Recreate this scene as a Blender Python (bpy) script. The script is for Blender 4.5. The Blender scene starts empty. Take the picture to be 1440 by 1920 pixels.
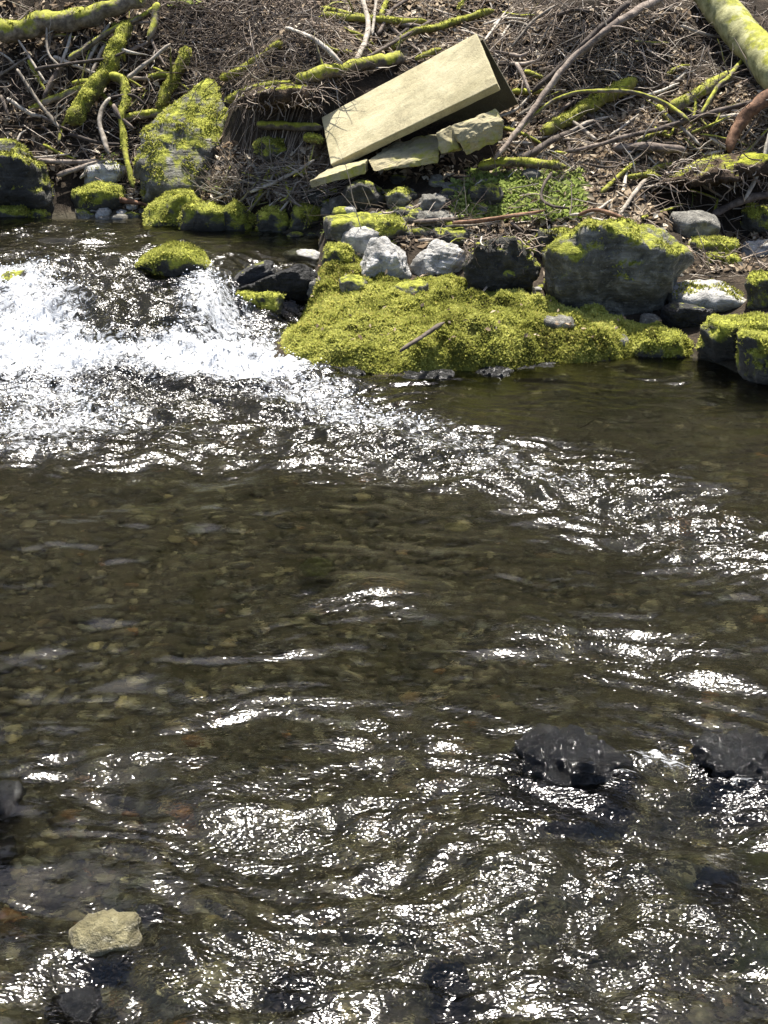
import bpy, bmesh, math, random
import numpy as np
from mathutils import Vector

# ------------------------------------------------------------------ camera, sky, sun, exposure
sc = bpy.context.scene
COL = sc.collection
IW, IH = 1440, 1920
CAM = np.array([0.0, 0.0, 2.2]); PITCH = math.radians(22.0); VFOV = math.radians(40.0)
cd = bpy.data.cameras.new('camera'); cam = bpy.data.objects.new('camera', cd); COL.objects.link(cam)
cam.location = CAM; cam.rotation_euler = (math.radians(90) - PITCH, 0, 0)
cd.sensor_fit = 'VERTICAL'; cd.angle = VFOV; cd.clip_start = 0.05; cd.clip_end = 300
sc.camera = cam

SUN_EL, SUN_AZ = math.radians(69), math.radians(2)      # azimuth clockwise from +Y (ahead) towards +X
wd = bpy.data.worlds.new('World'); sc.world = wd; wd.use_nodes = True
wn = wd.node_tree; bgn = wn.nodes['Background']
sky = wn.nodes.new('ShaderNodeTexSky'); sky.sky_type = 'NISHITA'; sky.sun_disc = False
sky.sun_elevation = SUN_EL; sky.sun_rotation = SUN_AZ
wn.links.new(sky.outputs[0], bgn.inputs[0]); bgn.inputs[1].default_value = 0.098
sky.dust_density = 2.5; sky.ozone_density = 0.3; sky.air_density = 0.8
sd = bpy.data.lights.new('sun', 'SUN'); sun = bpy.data.objects.new('sun', sd); COL.objects.link(sun)
sd.energy = 5.0; sd.angle = math.radians(0.55); sd.color = (1.0, 0.955, 0.885)
sdir = Vector((math.cos(SUN_EL) * math.sin(SUN_AZ), math.cos(SUN_EL) * math.cos(SUN_AZ), math.sin(SUN_EL)))
sun.rotation_euler = (-sdir).to_track_quat('-Z', 'Y').to_euler(); sun.location = (3, 6, 20)
sc.view_settings.view_transform = 'Standard'; sc.view_settings.look = 'None'
sc.view_settings.exposure = 1.5; sc.view_settings.gamma = 1.0
sc.cycles.use_denoising = True
sc.cycles.max_bounces = 6; sc.cycles.diffuse_bounces = 2; sc.cycles.glossy_bounces = 2; sc.cycles.transmission_bounces = 5; sc.cycles.transparent_max_bounces = 8
sc.cycles.sample_clamp_indirect = 6.0

# ------------------------------------------------------------------ pixel <-> place helpers
FPX = (IH / 2) / math.tan(VFOV / 2)
FWD = np.array([0, math.cos(PITCH), -math.sin(PITCH)]); UPV = np.array([0, math.sin(PITCH), math.cos(PITCH)]); RGT = np.array([1.0, 0, 0])
def rays(px, py):
    px = np.asarray(px, float); py = np.asarray(py, float)
    return FWD + ((px - IW / 2) / FPX)[..., None] * RGT + ((IH / 2 - py) / FPX)[..., None] * UPV
def at_z(px, py, z):
    d = rays(px, py); t = (z - CAM[2]) / d[..., 2]
    return CAM + d * t[..., None]
def at_y(px, py, Y):
    d = rays(px, py); t = Y / d[..., 1]
    return CAM + d * t[..., None]
def in_poly(px, py, poly):
    poly = np.array(poly, float); c = np.zeros(len(px), bool); j = len(poly) - 1
    for i in range(len(poly)):
        xi, yi = poly[i]; xj, yj = poly[j]
        c ^= ((yi > py) != (yj > py)) & (px < (xj - xi) * (py - yi) / (yj - yi + 1e-12) + xi); j = i
    return c
rng = np.random.default_rng(7); random.seed(7)

# ------------------------------------------------------------------ noise
_perm = np.random.default_rng(3).permutation(4096)
_grad = np.random.default_rng(4).normal(size=(4096, 3)); _grad /= np.linalg.norm(_grad, axis=1)[:, None]
def perlin(P):
    P = np.asarray(P, float)
    if P.shape[-1] == 2: P = np.concatenate([P, np.full(P.shape[:-1] + (1,), 0.37)], -1)
    i = np.floor(P).astype(np.int64); f = P - i; u = f * f * f * (f * (f * 6 - 15) + 10)
    out = 0
    for dx in (0, 1):
        wx = u[..., 0] if dx else 1 - u[..., 0]
        for dy in (0, 1):
            wy = u[..., 1] if dy else 1 - u[..., 1]
            for dz in (0, 1):
                wz = u[..., 2] if dz else 1 - u[..., 2]
                h = _perm[(_perm[(_perm[(i[..., 0] + dx) & 4095] + i[..., 1] + dy) & 4095] + i[..., 2] + dz) & 4095]
                g = _grad[h]
                out = out + wx * wy * wz * (g[..., 0] * (f[..., 0] - dx) + g[..., 1] * (f[..., 1] - dy) + g[..., 2] * (f[..., 2] - dz))
    return out * 1.6
def fbm(P, o=4, g=0.5):
    s = 0; a = 1.0; P = np.asarray(P, float)
    for k in range(o):
        s = s + a * perlin(P * 2.0 ** k + 11.3 * k); a *= g
    return s
def sstep(a, b, x):
    t = np.clip((x - a) / (b - a), 0, 1); return t * t * (3 - 2 * t)

# ------------------------------------------------------------------ mesh + object helpers
def mesh_np(name, V, F, smooth=True, tint=None, attrs=None):
    V = np.asarray(V, np.float32).reshape(-1, 3)
    me = bpy.data.meshes.new(name)
    if isinstance(F, np.ndarray):
        n, k = F.shape
        me.vertices.add(len(V)); me.vertices.foreach_set('co', V.ravel())
        me.loops.add(n * k); me.loops.foreach_set('vertex_index', F.astype(np.int32).ravel())
        me.polygons.add(n); me.polygons.foreach_set('loop_start', np.arange(0, n * k, k, dtype=np.int32))
        me.update(calc_edges=True)
    else:
        me.from_pydata(V.tolist(), [], F)
    if smooth: me.polygons.foreach_set('use_smooth', np.ones(len(me.polygons), bool))
    A = dict(attrs or {})
    if tint is not None: A['tint'] = tint
    for k, v in A.items():
        a = me.attributes.new(k, 'FLOAT', 'POINT'); a.data.foreach_set('value', np.asarray(v, np.float32).ravel())
    me.update()
    return me
def obj(name, me, mat, parent=None, loc=None):
    o = bpy.data.objects.new(name, me); COL.objects.link(o)
    if mat is not None and not me.materials: me.materials.append(mat)
    if loc is not None: o.location = loc
    if parent is not None: o.parent = parent
    return o
def tag(o, label=None, cat=None, group=None, kind=None):
    if label: o['label'] = label
    if cat: o['category'] = cat
    if group: o['group'] = group
    if kind: o['kind'] = kind
    return o
class Batch:
    def __init__(s): s.v = []; s.f = []; s.t = []; s.n = 0
    def add(s, V, F, t=0.5):
        V = np.asarray(V, float); s.v.append(V); s.f.append(np.asarray(F) + s.n); s.n += len(V)
        s.t.append(np.full(len(V), t) if np.isscalar(t) else t)
    def mesh(s, name, smooth=True):
        return mesh_np(name, np.concatenate(s.v), np.concatenate(s.f), smooth, np.concatenate(s.t))

# ------------------------------------------------------------------ materials
def nodes(name):
    m = bpy.data.materials.new(name); m.use_nodes = True; nt = m.node_tree
    for n in list(nt.nodes): nt.nodes.remove(n)
    out = nt.nodes.new('ShaderNodeOutputMaterial')
    def N(t, **kw):
        n = nt.nodes.new(t)
        for k, v in kw.items():
            if k.startswith('i_'):
                key = k[2:]; key = int(key) if key.isdigit() else key.replace('_', ' ')
                n.inputs[key].default_value = v
            else: setattr(n, k, v)
        return n
    def L(a, b): nt.links.new(a, b)
    return m, nt, out, N, L
def ramp(N, stops, interp='LINEAR'):
    r = N('ShaderNodeValToRGB'); cr = r.color_ramp; cr.interpolation = interp
    while len(cr.elements) < len(stops): cr.elements.new(0.5)
    for e, (p, c) in zip(cr.elements, stops):
        e.position = p; e.color = (c[0], c[1], c[2], 1) if not np.isscalar(c) else (c, c, c, 1)
    return r
def mixc(N, L, fac, a, b):
    m = N('ShaderNodeMix', data_type='RGBA')
    for s, v in ((0, fac), (6, a), (7, b)):
        if hasattr(v, 'links') or hasattr(v, 'is_output'): L(v, m.inputs[s])
        else: m.inputs[s].default_value = v if s == 0 else (v[0], v[1], v[2], 1)
    return m.outputs[2]
def math2(N, L, op, a, b, clamp=False):
    m = N('ShaderNodeMath', operation=op, use_clamp=clamp)
    for s, v in ((0, a), (1, b)):
        if hasattr(v, 'is_output'): L(v, m.inputs[s])
        else: m.inputs[s].default_value = v
    return m.outputs[0]

MOSS_HI = (0.35, 0.365, 0.045); MOSS_LO = (0.10, 0.115, 0.02); MOSS_BR = (0.24, 0.18, 0.04)
def rock_mat(name, c0, c1, c2, moss=0.0, rough=0.75, mscale=5.0, spec=0.4, lo=0.0):
    m, nt, out, N, L = nodes(name)
    tc = N('ShaderNodeTexCoord'); geo = N('ShaderNodeNewGeometry')
    n1 = N('ShaderNodeTexNoise', i_Scale=7.0, i_Detail=8.0, i_Roughness=0.65, i_Distortion=0.6); L(tc.outputs['Object'], n1.inputs['Vector'])
    n2 = N('ShaderNodeTexNoise', i_Scale=32.0, i_Detail=6.0, i_Roughness=0.7); L(tc.outputs['Object'], n2.inputs['Vector'])
    mp = N('ShaderNodeMapping'); mp.inputs['Scale'].default_value = (5, 5, 34); mp.inputs['Rotation'].default_value = (0.35, 0.25, 0.2)
    L(tc.outputs['Object'], mp.inputs['Vector'])
    n3 = N('ShaderNodeTexNoise', i_Scale=1.0, i_Detail=5.0, i_Roughness=0.6); L(mp.outputs[0], n3.inputs['Vector'])
    a = math2(N, L, 'ADD', n1.outputs['Fac'], math2(N, L, 'MULTIPLY', math2(N, L, 'SUBTRACT', n3.outputs['Fac'], 0.5), 0.35))
    r = ramp(N, [(0.30, c0), (0.52, c1), (0.74, c2)]); L(a, r.inputs[0])
    col = r.outputs[0]
    sp = ramp(N, [(0.56, 0.0), (0.66, 1.0)]); L(n2.outputs['Fac'], sp.inputs[0])
    col = mixc(N, L, math2(N, L, 'MULTIPLY', sp.outputs[0], 0.35), col, (c2[0] * 1.25, c2[1] * 1.25, c2[2] * 1.2))
    rv = rough
    if moss > 0:
        sx = N('ShaderNodeSeparateXYZ'); L(geo.outputs['Normal'], sx.inputs[0])
        nm = N('ShaderNodeTexNoise', i_Scale=mscale, i_Detail=7.0, i_Roughness=0.68, i_Distortion=0.4); L(tc.outputs['Object'], nm.inputs['Vector'])
        k = math2(N, L, 'ADD', math2(N, L, 'MULTIPLY', sx.outputs[2], 0.55), math2(N, L, 'MULTIPLY', math2(N, L, 'SUBTRACT', nm.outputs['Fac'], 0.5), 2.0))
        k = math2(N, L, 'ADD', k, moss - 0.5)
        mr = N('ShaderNodeMapRange', interpolation_type='SMOOTHSTEP'); mr.inputs[1].default_value = 0.18 + lo; mr.inputs[2].default_value = 0.42 + lo
        L(k, mr.inputs[0])
        mg = ramp(N, [(0.25, MOSS_LO), (0.45, (0.16, 0.17, 0.014)), (0.58, MOSS_HI), (0.78, MOSS_BR)])
        nn = N('ShaderNodeTexNoise', i_Scale=19.0, i_Detail=6.0, i_Roughness=0.7); L(tc.outputs['Object'], nn.inputs['Vector']); L(nn.outputs['Fac'], mg.inputs[0])
        col = mixc(N, L, mr.outputs[0], col, mg.outputs[0])
    b = N('ShaderNodeBsdfPrincipled'); L(col, b.inputs['Base Color']); b.inputs['Roughness'].default_value = rv
    b.inputs['Specular IOR Level'].default_value = spec
    if moss > 0:
        rr = mixc(N, L, mr.outputs[0], (rv,) * 3, (0.95,) * 3); L(rr, b.inputs['Roughness'])
    hh = math2(N, L, 'ADD', math2(N, L, 'ADD', n2.outputs['Fac'], math2(N, L, 'MULTIPLY', n1.outputs['Fac'], 1.5)), n3.outputs['Fac'])
    bp = N('ShaderNodeBump', i_Strength=0.9, i_Distance=0.035); L(hh, bp.inputs['Height']); L(bp.outputs[0], b.inputs['Normal'])
    L(b.outputs[0], out.inputs[0])
    return m
def tint_mat(name, stops, rough=0.8, trans=0.0, spec=0.3, noise=0.0, nscale=40.0, bump=0.0):
    m, nt, out, N, L = nodes(name)
    at = N('ShaderNodeAttribute', attribute_name='tint'); v = at.outputs['Fac']
    tc = N('ShaderNodeTexCoord')
    nz = N('ShaderNodeTexNoise', i_Scale=nscale, i_Detail=5.0, i_Roughness=0.65); L(tc.outputs['Object'], nz.inputs['Vector'])
    if noise > 0: v = math2(N, L, 'ADD', v, math2(N, L, 'MULTIPLY', math2(N, L, 'SUBTRACT', nz.outputs['Fac'], 0.5), noise))
    r = ramp(N, stops); L(v, r.inputs[0])
    b = N('ShaderNodeBsdfPrincipled'); L(r.outputs[0], b.inputs['Base Color']); b.inputs['Roughness'].default_value = rough
    b.inputs['Specular IOR Level'].default_value = spec
    if bump > 0:
        bp = N('ShaderNodeBump', i_Strength=bump, i_Distance=0.006); L(nz.outputs['Fac'], bp.inputs['Height']); L(bp.outputs[0], b.inputs['Normal'])
    if trans > 0:
        t = N('ShaderNodeBsdfTranslucent'); L(r.outputs[0], t.inputs['Color'])
        mx = N('ShaderNodeMixShader', i_0=trans); L(b.outputs[0], mx.inputs[1]); L(t.outputs[0], mx.inputs[2]); L(mx.outputs[0], out.inputs[0])
    else: L(b.outputs[0], out.inputs[0])
    return m
def wood_mat(name, c0, c1, c2, moss=0.0, scale=1.0):
    m, nt, out, N, L = nodes(name)
    tc = N('ShaderNodeTexCoord'); geo = N('ShaderNodeNewGeometry')
    n1 = N('ShaderNodeTexNoise', i_Scale=26.0 * scale, i_Detail=7.0, i_Roughness=0.7); L(tc.outputs['Object'], n1.inputs['Vector'])
    n2 = N('ShaderNodeTexNoise', i_Scale=8.0 * scale, i_Detail=4.0, i_Roughness=0.6); L(tc.outputs['Object'], n2.inputs['Vector'])
    oi = N('ShaderNodeObjectInfo')
    v = math2(N, L, 'ADD', math2(N, L, 'MULTIPLY', n1.outputs['Fac'], 0.6), math2(N, L, 'MULTIPLY', n2.outputs['Fac'], 0.4))
    v = math2(N, L, 'ADD', v, math2(N, L, 'MULTIPLY', math2(N, L, 'SUBTRACT', oi.outputs['Random'], 0.5), 0.18))
    r = ramp(N, [(0.36, c0), (0.5, c1), (0.66, c2)]); L(v, r.inputs[0]); col = r.outputs[0]
    if moss > 0:
        sx = N('ShaderNodeSeparateXYZ'); L(geo.outputs['Normal'], sx.inputs[0])
        nm = N('ShaderNodeTexNoise', i_Scale=9.0, i_Detail=6.0, i_Roughness=0.65); L(tc.outputs['Object'], nm.inputs['Vector'])
        k = math2(N, L, 'ADD', math2(N, L, 'MULTIPLY', sx.outputs[2], 0.4), math2(N, L, 'MULTIPLY', math2(N, L, 'SUBTRACT', nm.outputs['Fac'], 0.5), 1.8))
        k = math2(N, L, 'ADD', k, moss - 0.5)
        mr = N('ShaderNodeMapRange', interpolation_type='SMOOTHSTEP'); mr.inputs[1].default_value = 0.0; mr.inputs[2].default_value = 0.3; L(k, mr.inputs[0])
        mg = ramp(N, [(0.3, MOSS_LO), (0.5, (0.20, 0.20, 0.02)), (0.65, MOSS_HI)]); L(n1.outputs['Fac'], mg.inputs[0])
        col = mixc(N, L, mr.outputs[0], col, mg.outputs[0])
    b = N('ShaderNodeBsdfPrincipled'); L(col, b.inputs['Base Color']); b.inputs['Roughness'].default_value = 0.85
    b.inputs['Specular IOR Level'].default_value = 0.25
    bp = N('ShaderNodeBump', i_Strength=0.7, i_Distance=0.008); L(n1.outputs['Fac'], bp.inputs['Height']); L(bp.outputs[0], b.inputs['Normal'])
    L(b.outputs[0], out.inputs[0])
    return m

M = {}
M['grey'] = rock_mat('grey_rock', (0.045, 0.042, 0.034), (0.15, 0.142, 0.118), (0.38, 0.365, 0.32))
M['grey_moss'] = rock_mat('mossy_grey_rock', (0.035, 0.033, 0.025), (0.12, 0.115, 0.09), (0.36, 0.345, 0.29), moss=0.50)
M['green'] = rock_mat('moss_covered_rock', (0.025, 0.024, 0.018), (0.06, 0.057, 0.044), (0.14, 0.135, 0.11), moss=0.72)
M['dark_moss'] = rock_mat('dark_mossy_rock', (0.014, 0.013, 0.010), (0.038, 0.036, 0.028), (0.10, 0.095, 0.078), moss=0.40)
M['white'] = rock_mat('pale_rock', (0.13, 0.125, 0.11), (0.36, 0.35, 0.325), (0.66, 0.65, 0.62), moss=0.14)
M['black'] = rock_mat('wet_black_slate', (0.004, 0.004, 0.004), (0.009, 0.009, 0.0088), (0.022, 0.022, 0.021), rough=0.5, spec=0.25)
M['black_moss'] = rock_mat('black_slate_mossy_edge', (0.006, 0.006, 0.006), (0.014, 0.014, 0.014), (0.035, 0.035, 0.035), moss=0.2, rough=0.4)
M['wet'] = rock_mat('wet_dark_stone', (0.003, 0.003, 0.0027), (0.008, 0.0077, 0.0068), (0.026, 0.025, 0.021), rough=0.3, spec=0.4)
M['stream'] = rock_mat('water_washed_black_stone', (0.0015, 0.0015, 0.0014), (0.0045, 0.0044, 0.004), (0.018, 0.0172, 0.015), rough=0.14, spec=0.55)
M['tan'] = rock_mat('tan_stone', (0.05, 0.042, 0.02), (0.18, 0.16, 0.085), (0.36, 0.33, 0.215), rough=0.35)
M['algae'] = rock_mat('algae_stone', (0.015, 0.018, 0.006), (0.045, 0.05, 0.012), (0.10, 0.11, 0.02), rough=0.5)
M['turf'] = rock_mat('turf_soil', (0.02, 0.014, 0.009), (0.07, 0.05, 0.034), (0.18, 0.135, 0.10), moss=0.25, rough=0.95, spec=0.1)
M['moss'] = tint_mat('moss_tufts', [(0.0, (0.05, 0.045, 0.018)), (0.25, (0.14, 0.145, 0.03)), (0.5, (0.33, 0.34, 0.075)), (0.85, (0.55, 0.55, 0.16)), (1.0, (0.34, 0.24, 0.07))], rough=0.9, trans=0.42, spec=0.1)
M['litter'] = tint_mat('dead_leaves', [(0.0, (0.05, 0.034, 0.02)), (0.4, (0.17, 0.12, 0.072)), (0.75, (0.36, 0.285, 0.19)), (1.0, (0.60, 0.53, 0.41))], rough=0.8, trans=0.25, spec=0.2)
M['twigs'] = tint_mat('dead_twigs', [(0.0, (0.05, 0.037, 0.028)), (0.45, (0.16, 0.125, 0.097)), (0.8, (0.32, 0.27, 0.215)), (1.0, (0.50, 0.45, 0.38))], rough=0.85, spec=0.2, noise=0.3)
M['grass'] = tint_mat('green_leaves', [(0.0, (0.08, 0.11, 0.03)), (0.5, (0.24, 0.30, 0.075)), (1.0, (0.40, 0.44, 0.16))], rough=0.6, trans=0.45, spec=0.3)
M['wood'] = wood_mat('grey_brown_wood', (0.045, 0.034, 0.027), (0.14, 0.11, 0.088), (0.30, 0.25, 0.20))
M['wood_pale'] = wood_mat('bleached_wood', (0.10, 0.085, 0.065), (0.26, 0.225, 0.18), (0.46, 0.42, 0.35))
M['wood_dark'] = wood_mat('dark_wet_wood', (0.014, 0.011, 0.009), (0.045, 0.035, 0.028), (0.12, 0.095, 0.075))
M['wood_red'] = wood_mat('reddish_wood', (0.05, 0.025, 0.014), (0.15, 0.08, 0.045), (0.30, 0.18, 0.11))
M['wood_moss'] = wood_mat('mossy_wood', (0.035, 0.028, 0.02), (0.11, 0.09, 0.065), (0.26, 0.22, 0.16), moss=0.5)
M['wood_green'] = wood_mat('moss_covered_wood', (0.06, 0.055, 0.02), (0.13, 0.12, 0.03), (0.24, 0.22, 0.05), moss=0.52)
M['bark_pale'] = wood_mat('pale_lichen_bark', (0.06, 0.055, 0.025), (0.21, 0.205, 0.09), (0.38, 0.37, 0.19), moss=0.34, scale=0.8)

def concrete_mat(name, k=1.0, moss=0.0):
    m, nt, out, N, L = nodes(name)
    tc = N('ShaderNodeTexCoord')
    n1 = N('ShaderNodeTexNoise', i_Scale=4.0, i_Detail=8.0, i_Roughness=0.7); L(tc.outputs['Object'], n1.inputs['Vector'])
    n2 = N('ShaderNodeTexNoise', i_Scale=70.0, i_Detail=6.0, i_Roughness=0.75); L(tc.outputs['Object'], n2.inputs['Vector'])
    v = math2(N, L, 'ADD', math2(N, L, 'MULTIPLY', n1.outputs['Fac'], 0.65), math2(N, L, 'MULTIPLY', n2.outputs['Fac'], 0.35))
    r = ramp(N, [(0.33, (0.20 * k, 0.172 * k, 0.10 * k)), (0.48, (0.41 * k, 0.36 * k, 0.215 * k)), (0.62, (0.50 * k, 0.45 * k, 0.285 * k))]); L(v, r.inputs[0])
    col = r.outputs[0]
    vo = N('ShaderNodeTexVoronoi', i_Scale=26.0); L(tc.outputs['Object'], vo.inputs['Vector'])
    pit = ramp(N, [(0.0, 1.0), (0.09, 0.0)]); L(vo.outputs['Distance'], pit.inputs[0])
    col = mixc(N, L, math2(N, L, 'MULTIPLY', pit.outputs[0], 0.55), col, (0.13, 0.115, 0.06))
    n0 = N('ShaderNodeTexNoise', i_Scale=1.7, i_Detail=6.0, i_Roughness=0.6, i_Distortion=0.8); L(tc.outputs['Object'], n0.inputs['Vector'])
    st = ramp(N, [(0.48, 0.0), (0.68, 0.6)]); L(n0.outputs['Fac'], st.inputs[0])
    col = mixc(N, L, st.outputs[0], col, (0.20 * k, 0.175 * k, 0.085 * k))
    if moss > 0:
        mr = ramp(N, [(0.62 - moss * 0.3, 0.0), (0.75 - moss * 0.3, 1.0)]); L(n1.outputs['Fac'], mr.inputs[0])
        col = mixc(N, L, mr.outputs[0], col, (0.22, 0.22, 0.03))
    b = N('ShaderNodeBsdfPrincipled'); L(col, b.inputs['Base Color']); b.inputs['Roughness'].default_value = 0.9; b.inputs['Specular IOR Level'].default_value = 0.25
    bp = N('ShaderNodeBump', i_Strength=0.8, i_Distance=0.012); L(v, bp.inputs['Height']); L(bp.outputs[0], b.inputs['Normal'])
    L(b.outputs[0], out.inputs[0])
    return m
M['concrete'] = concrete_mat('weathered_concrete', 0.95)
M['concrete_dark'] = concrete_mat('shade_toned_concrete', 0.16)  # shade behind the large slab is painted into this plate's darkened colour
M['concrete_moss'] = concrete_mat('mossy_concrete', 0.68, 0.4)

def soil_mat():
    m, nt, out, N, L = nodes('stream_bank_soil')
    tc = N('ShaderNodeTexCoord')
    n1 = N('ShaderNodeTexNoise', i_Scale=5.0, i_Detail=10.0, i_Roughness=0.7); L(tc.outputs['Object'], n1.inputs['Vector'])
    n2 = N('ShaderNodeTexNoise', i_Scale=45.0, i_Detail=8.0, i_Roughness=0.75); L(tc.outputs['Object'], n2.inputs['Vector'])
    v = math2(N, L, 'ADD', math2(N, L, 'MULTIPLY', n1.outputs['Fac'], 0.5), math2(N, L, 'MULTIPLY', n2.outputs['Fac'], 0.5))
    r = ramp(N, [(0.36, (0.010, 0.008, 0.005)), (0.5, (0.028, 0.021, 0.014)), (0.64, (0.075, 0.056, 0.038))]); L(v, r.inputs[0])
    # under the water the bed is silt and fine gravel
    geo = N('ShaderNodeAttribute', attribute_name='bed')
    r2 = ramp(N, [(0.34, (0.03, 0.026, 0.016)), (0.5, (0.06, 0.052, 0.034)), (0.66, (0.11, 0.10, 0.07))]); L(v, r2.inputs[0])
    col = mixc(N, L, geo.outputs['Fac'], r.outputs[0], r2.outputs[0])
    b = N('ShaderNodeBsdfPrincipled'); L(col, b.inputs['Base Color']); b.inputs['Roughness'].default_value = 0.95; b.inputs['Specular IOR Level'].default_value = 0.15
    bp = N('ShaderNodeBump', i_Strength=1.0, i_Distance=0.03); L(v, bp.inputs['Height']); L(bp.outputs[0], b.inputs['Normal'])
    L(b.outputs[0], out.inputs[0])
    return m
M['soil'] = soil_mat()

# ------------------------------------------------------------------ terrain (bed, banks, hillside): one sheet
ctl = []
def cp(*pts):
    for px, py, z in pts: ctl.append(at_z(px, py, z))
for x in (-3.2, -2.0, -1.2, -.5, .3, 1.1, 2.0, 3.2):
    k = .75 if x < -.6 else 1.0
    for y, z in ((2.0, -.07), (2.7, -.12), (3.4, -.15), (4.3, -.2), (5.2, -.25), (6.1, -.27), (6.8, -.24)): ctl.append((x, y, z * k))
    ctl.append((x, 7.3, -.12) if x > -.6 else (x, 7.4, -.16))
for x in (-3.2, -2.2, -1.5, -1.0):
    ctl.append((x, 7.9, -.08)); ctl.append((x, 8.5, .1)); ctl.append((x, 9.1, .17)); ctl.append((x, 9.6, .16))
ctl += [(.75, 7.52, -.12), (1.05, 7.6, -.1), (1.4, 7.66, -.1), (1.75, 7.6, -.12), (.4, 7.42, -.12)]
ctl += [(-.75, 8.1, .02), (-.55, 8.35, .05), (-.75, 9.0, .16), (-.6, 9.5, .22), (-1.2, 9.9, .18), (-2, 9.9, .18), (-3.2, 9.9, .18)]
ctl += [tuple(at_y(530, 178, 10.5)), tuple(at_y(530, 292, 10.36)), tuple(at_y(470, 180, 10.65)), tuple(at_y(470, 288, 10.5)), tuple(at_y(585, 190, 10.3)), tuple(at_y(585, 285, 10.16)),
        tuple(at_y(1330, 318, 9.98)), tuple(at_y(1330, 396, 9.84)), tuple(at_y(1250, 335, 9.96)), tuple(at_y(1255, 396, 9.82)), tuple(at_y(1420, 310, 10.0)), tuple(at_y(1420, 390, 9.86)),
        tuple(at_y(1090, 50, 10.75)), tuple(at_y(1090, 140, 10.62)), tuple(at_y(1180, 45, 10.75)), tuple(at_y(1180, 140, 10.62))]
cp((545, 650, .05), (620, 672, .05), (800, 682, .05), (950, 677, .05), (1100, 655, .06), (1280, 646, .05), (1440, 688, .08), (1700, 690, .08),
   (590, 612, .10), (800, 600, .14), (1000, 600, .14), (1200, 622, .08), (650, 540, .20), (800, 540, .21), (950, 552, .20), (1100, 588, .13), (1300, 605, .12), (1440, 605, .2), (1700, 600, .2),
   (700, 470, .34), (850, 470, .35), (1000, 480, .33), (1150, 500, .31), (1350, 490, .34), (1700, 480, .36),
   (650, 400, .52), (850, 400, .54), (1050, 400, .55), (1250, 405, .53), (1800, 400, .56),
   (600, 340, .64), (800, 330, .71), (1000, 330, .72), (1150, 330, .73), (1800, 330, .75),
   (600, 260, .92), (740, 250, .95), (950, 250, .96), (1200, 240, 1.0), (1440, 230, 1.04), (1800, 230, 1.04),
   (700, 140, 1.31), (1000, 130, 1.345), (1300, 120, 1.38), (1700, 120, 1.38),
   (700, 0, 1.793), (1000, 0, 1.793), (1440, 0, 1.793), (1900, 0, 1.793),
   (-300, 412, .28), (0, 412, .28), (130, 408, .28), (260, 408, .28), (400, 434, .28), (500, 436, .28), (575, 445, .29), (605, 505, .26))
for px in (-400, -150, 60, 220, 360):
    for py, Y in ((372, 10.8), (300, 11.08), (200, 11.42), (100, 11.74), (0, 12.05)): ctl.append(tuple(at_y(px, py, Y)))
ctl += [tuple(at_y(480, 372, 10.35)), tuple(at_y(500, 0, 11.75)), tuple(at_y(490, 100, 11.2))]
for x in (-16, -9, -4, 0, 4, 9, 16):
    for y, z in ((13.2, 2.75), (16, 5.1), (22, 10.2), (30, 17.0), (45, 29)): ctl.append((x, y, z + 0.4 * math.sin(x * 1.7 + y)))
    for y, z in ((1.2, .12), (0.2, .42), (-4, .9), (-12, 2.5)): ctl.append((x, y, z + 0.05 * math.sin(x * 3 + y)))
for x, dz in ((-16, .5), (-9, .3), (9, -.2), (16, -.5)):
    for y in (3.5, 5.5): ctl.append((x, y, dz * 0.6 - .25))
    ctl.append((x, 8.0, (.0 if x > 0 else .25) + dz * .2)); ctl.append((x, 10, .75))
CT = np.array(ctl, float)
def tps_kernel(r2): return np.where(r2 > 1e-12, r2 * np.log(np.maximum(r2, 1e-12)), 0.0)
def tps_fit(P, z, lam=0.002):
    n = len(P); d2 = ((P[:, None] - P[None]) ** 2).sum(-1)
    K = tps_kernel(d2) + lam * np.eye(n); Q = np.c_[np.ones(n), P]
    A = np.block([[K, Q], [Q.T, np.zeros((3, 3))]]); return np.linalg.solve(A, np.r_[z, 0, 0, 0])
TW = tps_fit(CT[:, :2], CT[:, 2])
def tps_eval(P):
    out = np.empty(len(P))
    for s in range(0, len(P), 20000):
        q = P[s:s + 20000]; d2 = ((q[:, None] - CT[None, :, :2]) ** 2).sum(-1)
        out[s:s + 20000] = tps_kernel(d2) @ TW[:len(CT)] + TW[-3] + q @ TW[-2:]
    return out
gx = np.r_[np.linspace(-40, -5, 30)[:-1], np.arange(-5, 5, .033), np.linspace(5, 40, 30)]
gy = np.r_[np.linspace(-14, 1, 16)[:-1], np.arange(1, 12.6, .033), np.linspace(12.6, 44, 34)]
GX, GY = np.meshgrid(gx, gy)
GP = np.c_[GX.ravel(), GY.ravel()]
GZ = tps_eval(GP)
bankness = sstep(0.02, 0.5, GZ)
GZ = GZ + (0.035 * fbm(GP * 2.2, 4) + 0.02 * fbm(GP * 9, 3)) * (0.3 + 0.9 * bankness)
GZ = GZ.reshape(GX.shape)
def level(X, Y):
    """height of the still water surface: an upper pool, a short cascade, the lower pool"""
    lip = 7.72 + 0.12 * np.sin(X * 2.3 + 1) + 0.2 * perlin(np.stack([X * 1.7, X * 0 + 3.1], -1))
    lip = lip + 0.55 * sstep(-1.12, -.86, X)
    w = 0.28 * (0.6 * sstep(0, 1.25, Y - lip) + 0.4 * sstep(.15, .75, Y - lip)) + 0.015 * sstep(8.8, 10, Y)
    side = sstep(-0.42, -0.2, X)
    w = w * (1 - side)
    return w
xe = -.70 + .24 * sstep(8.0, 8.3, GY)
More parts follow.
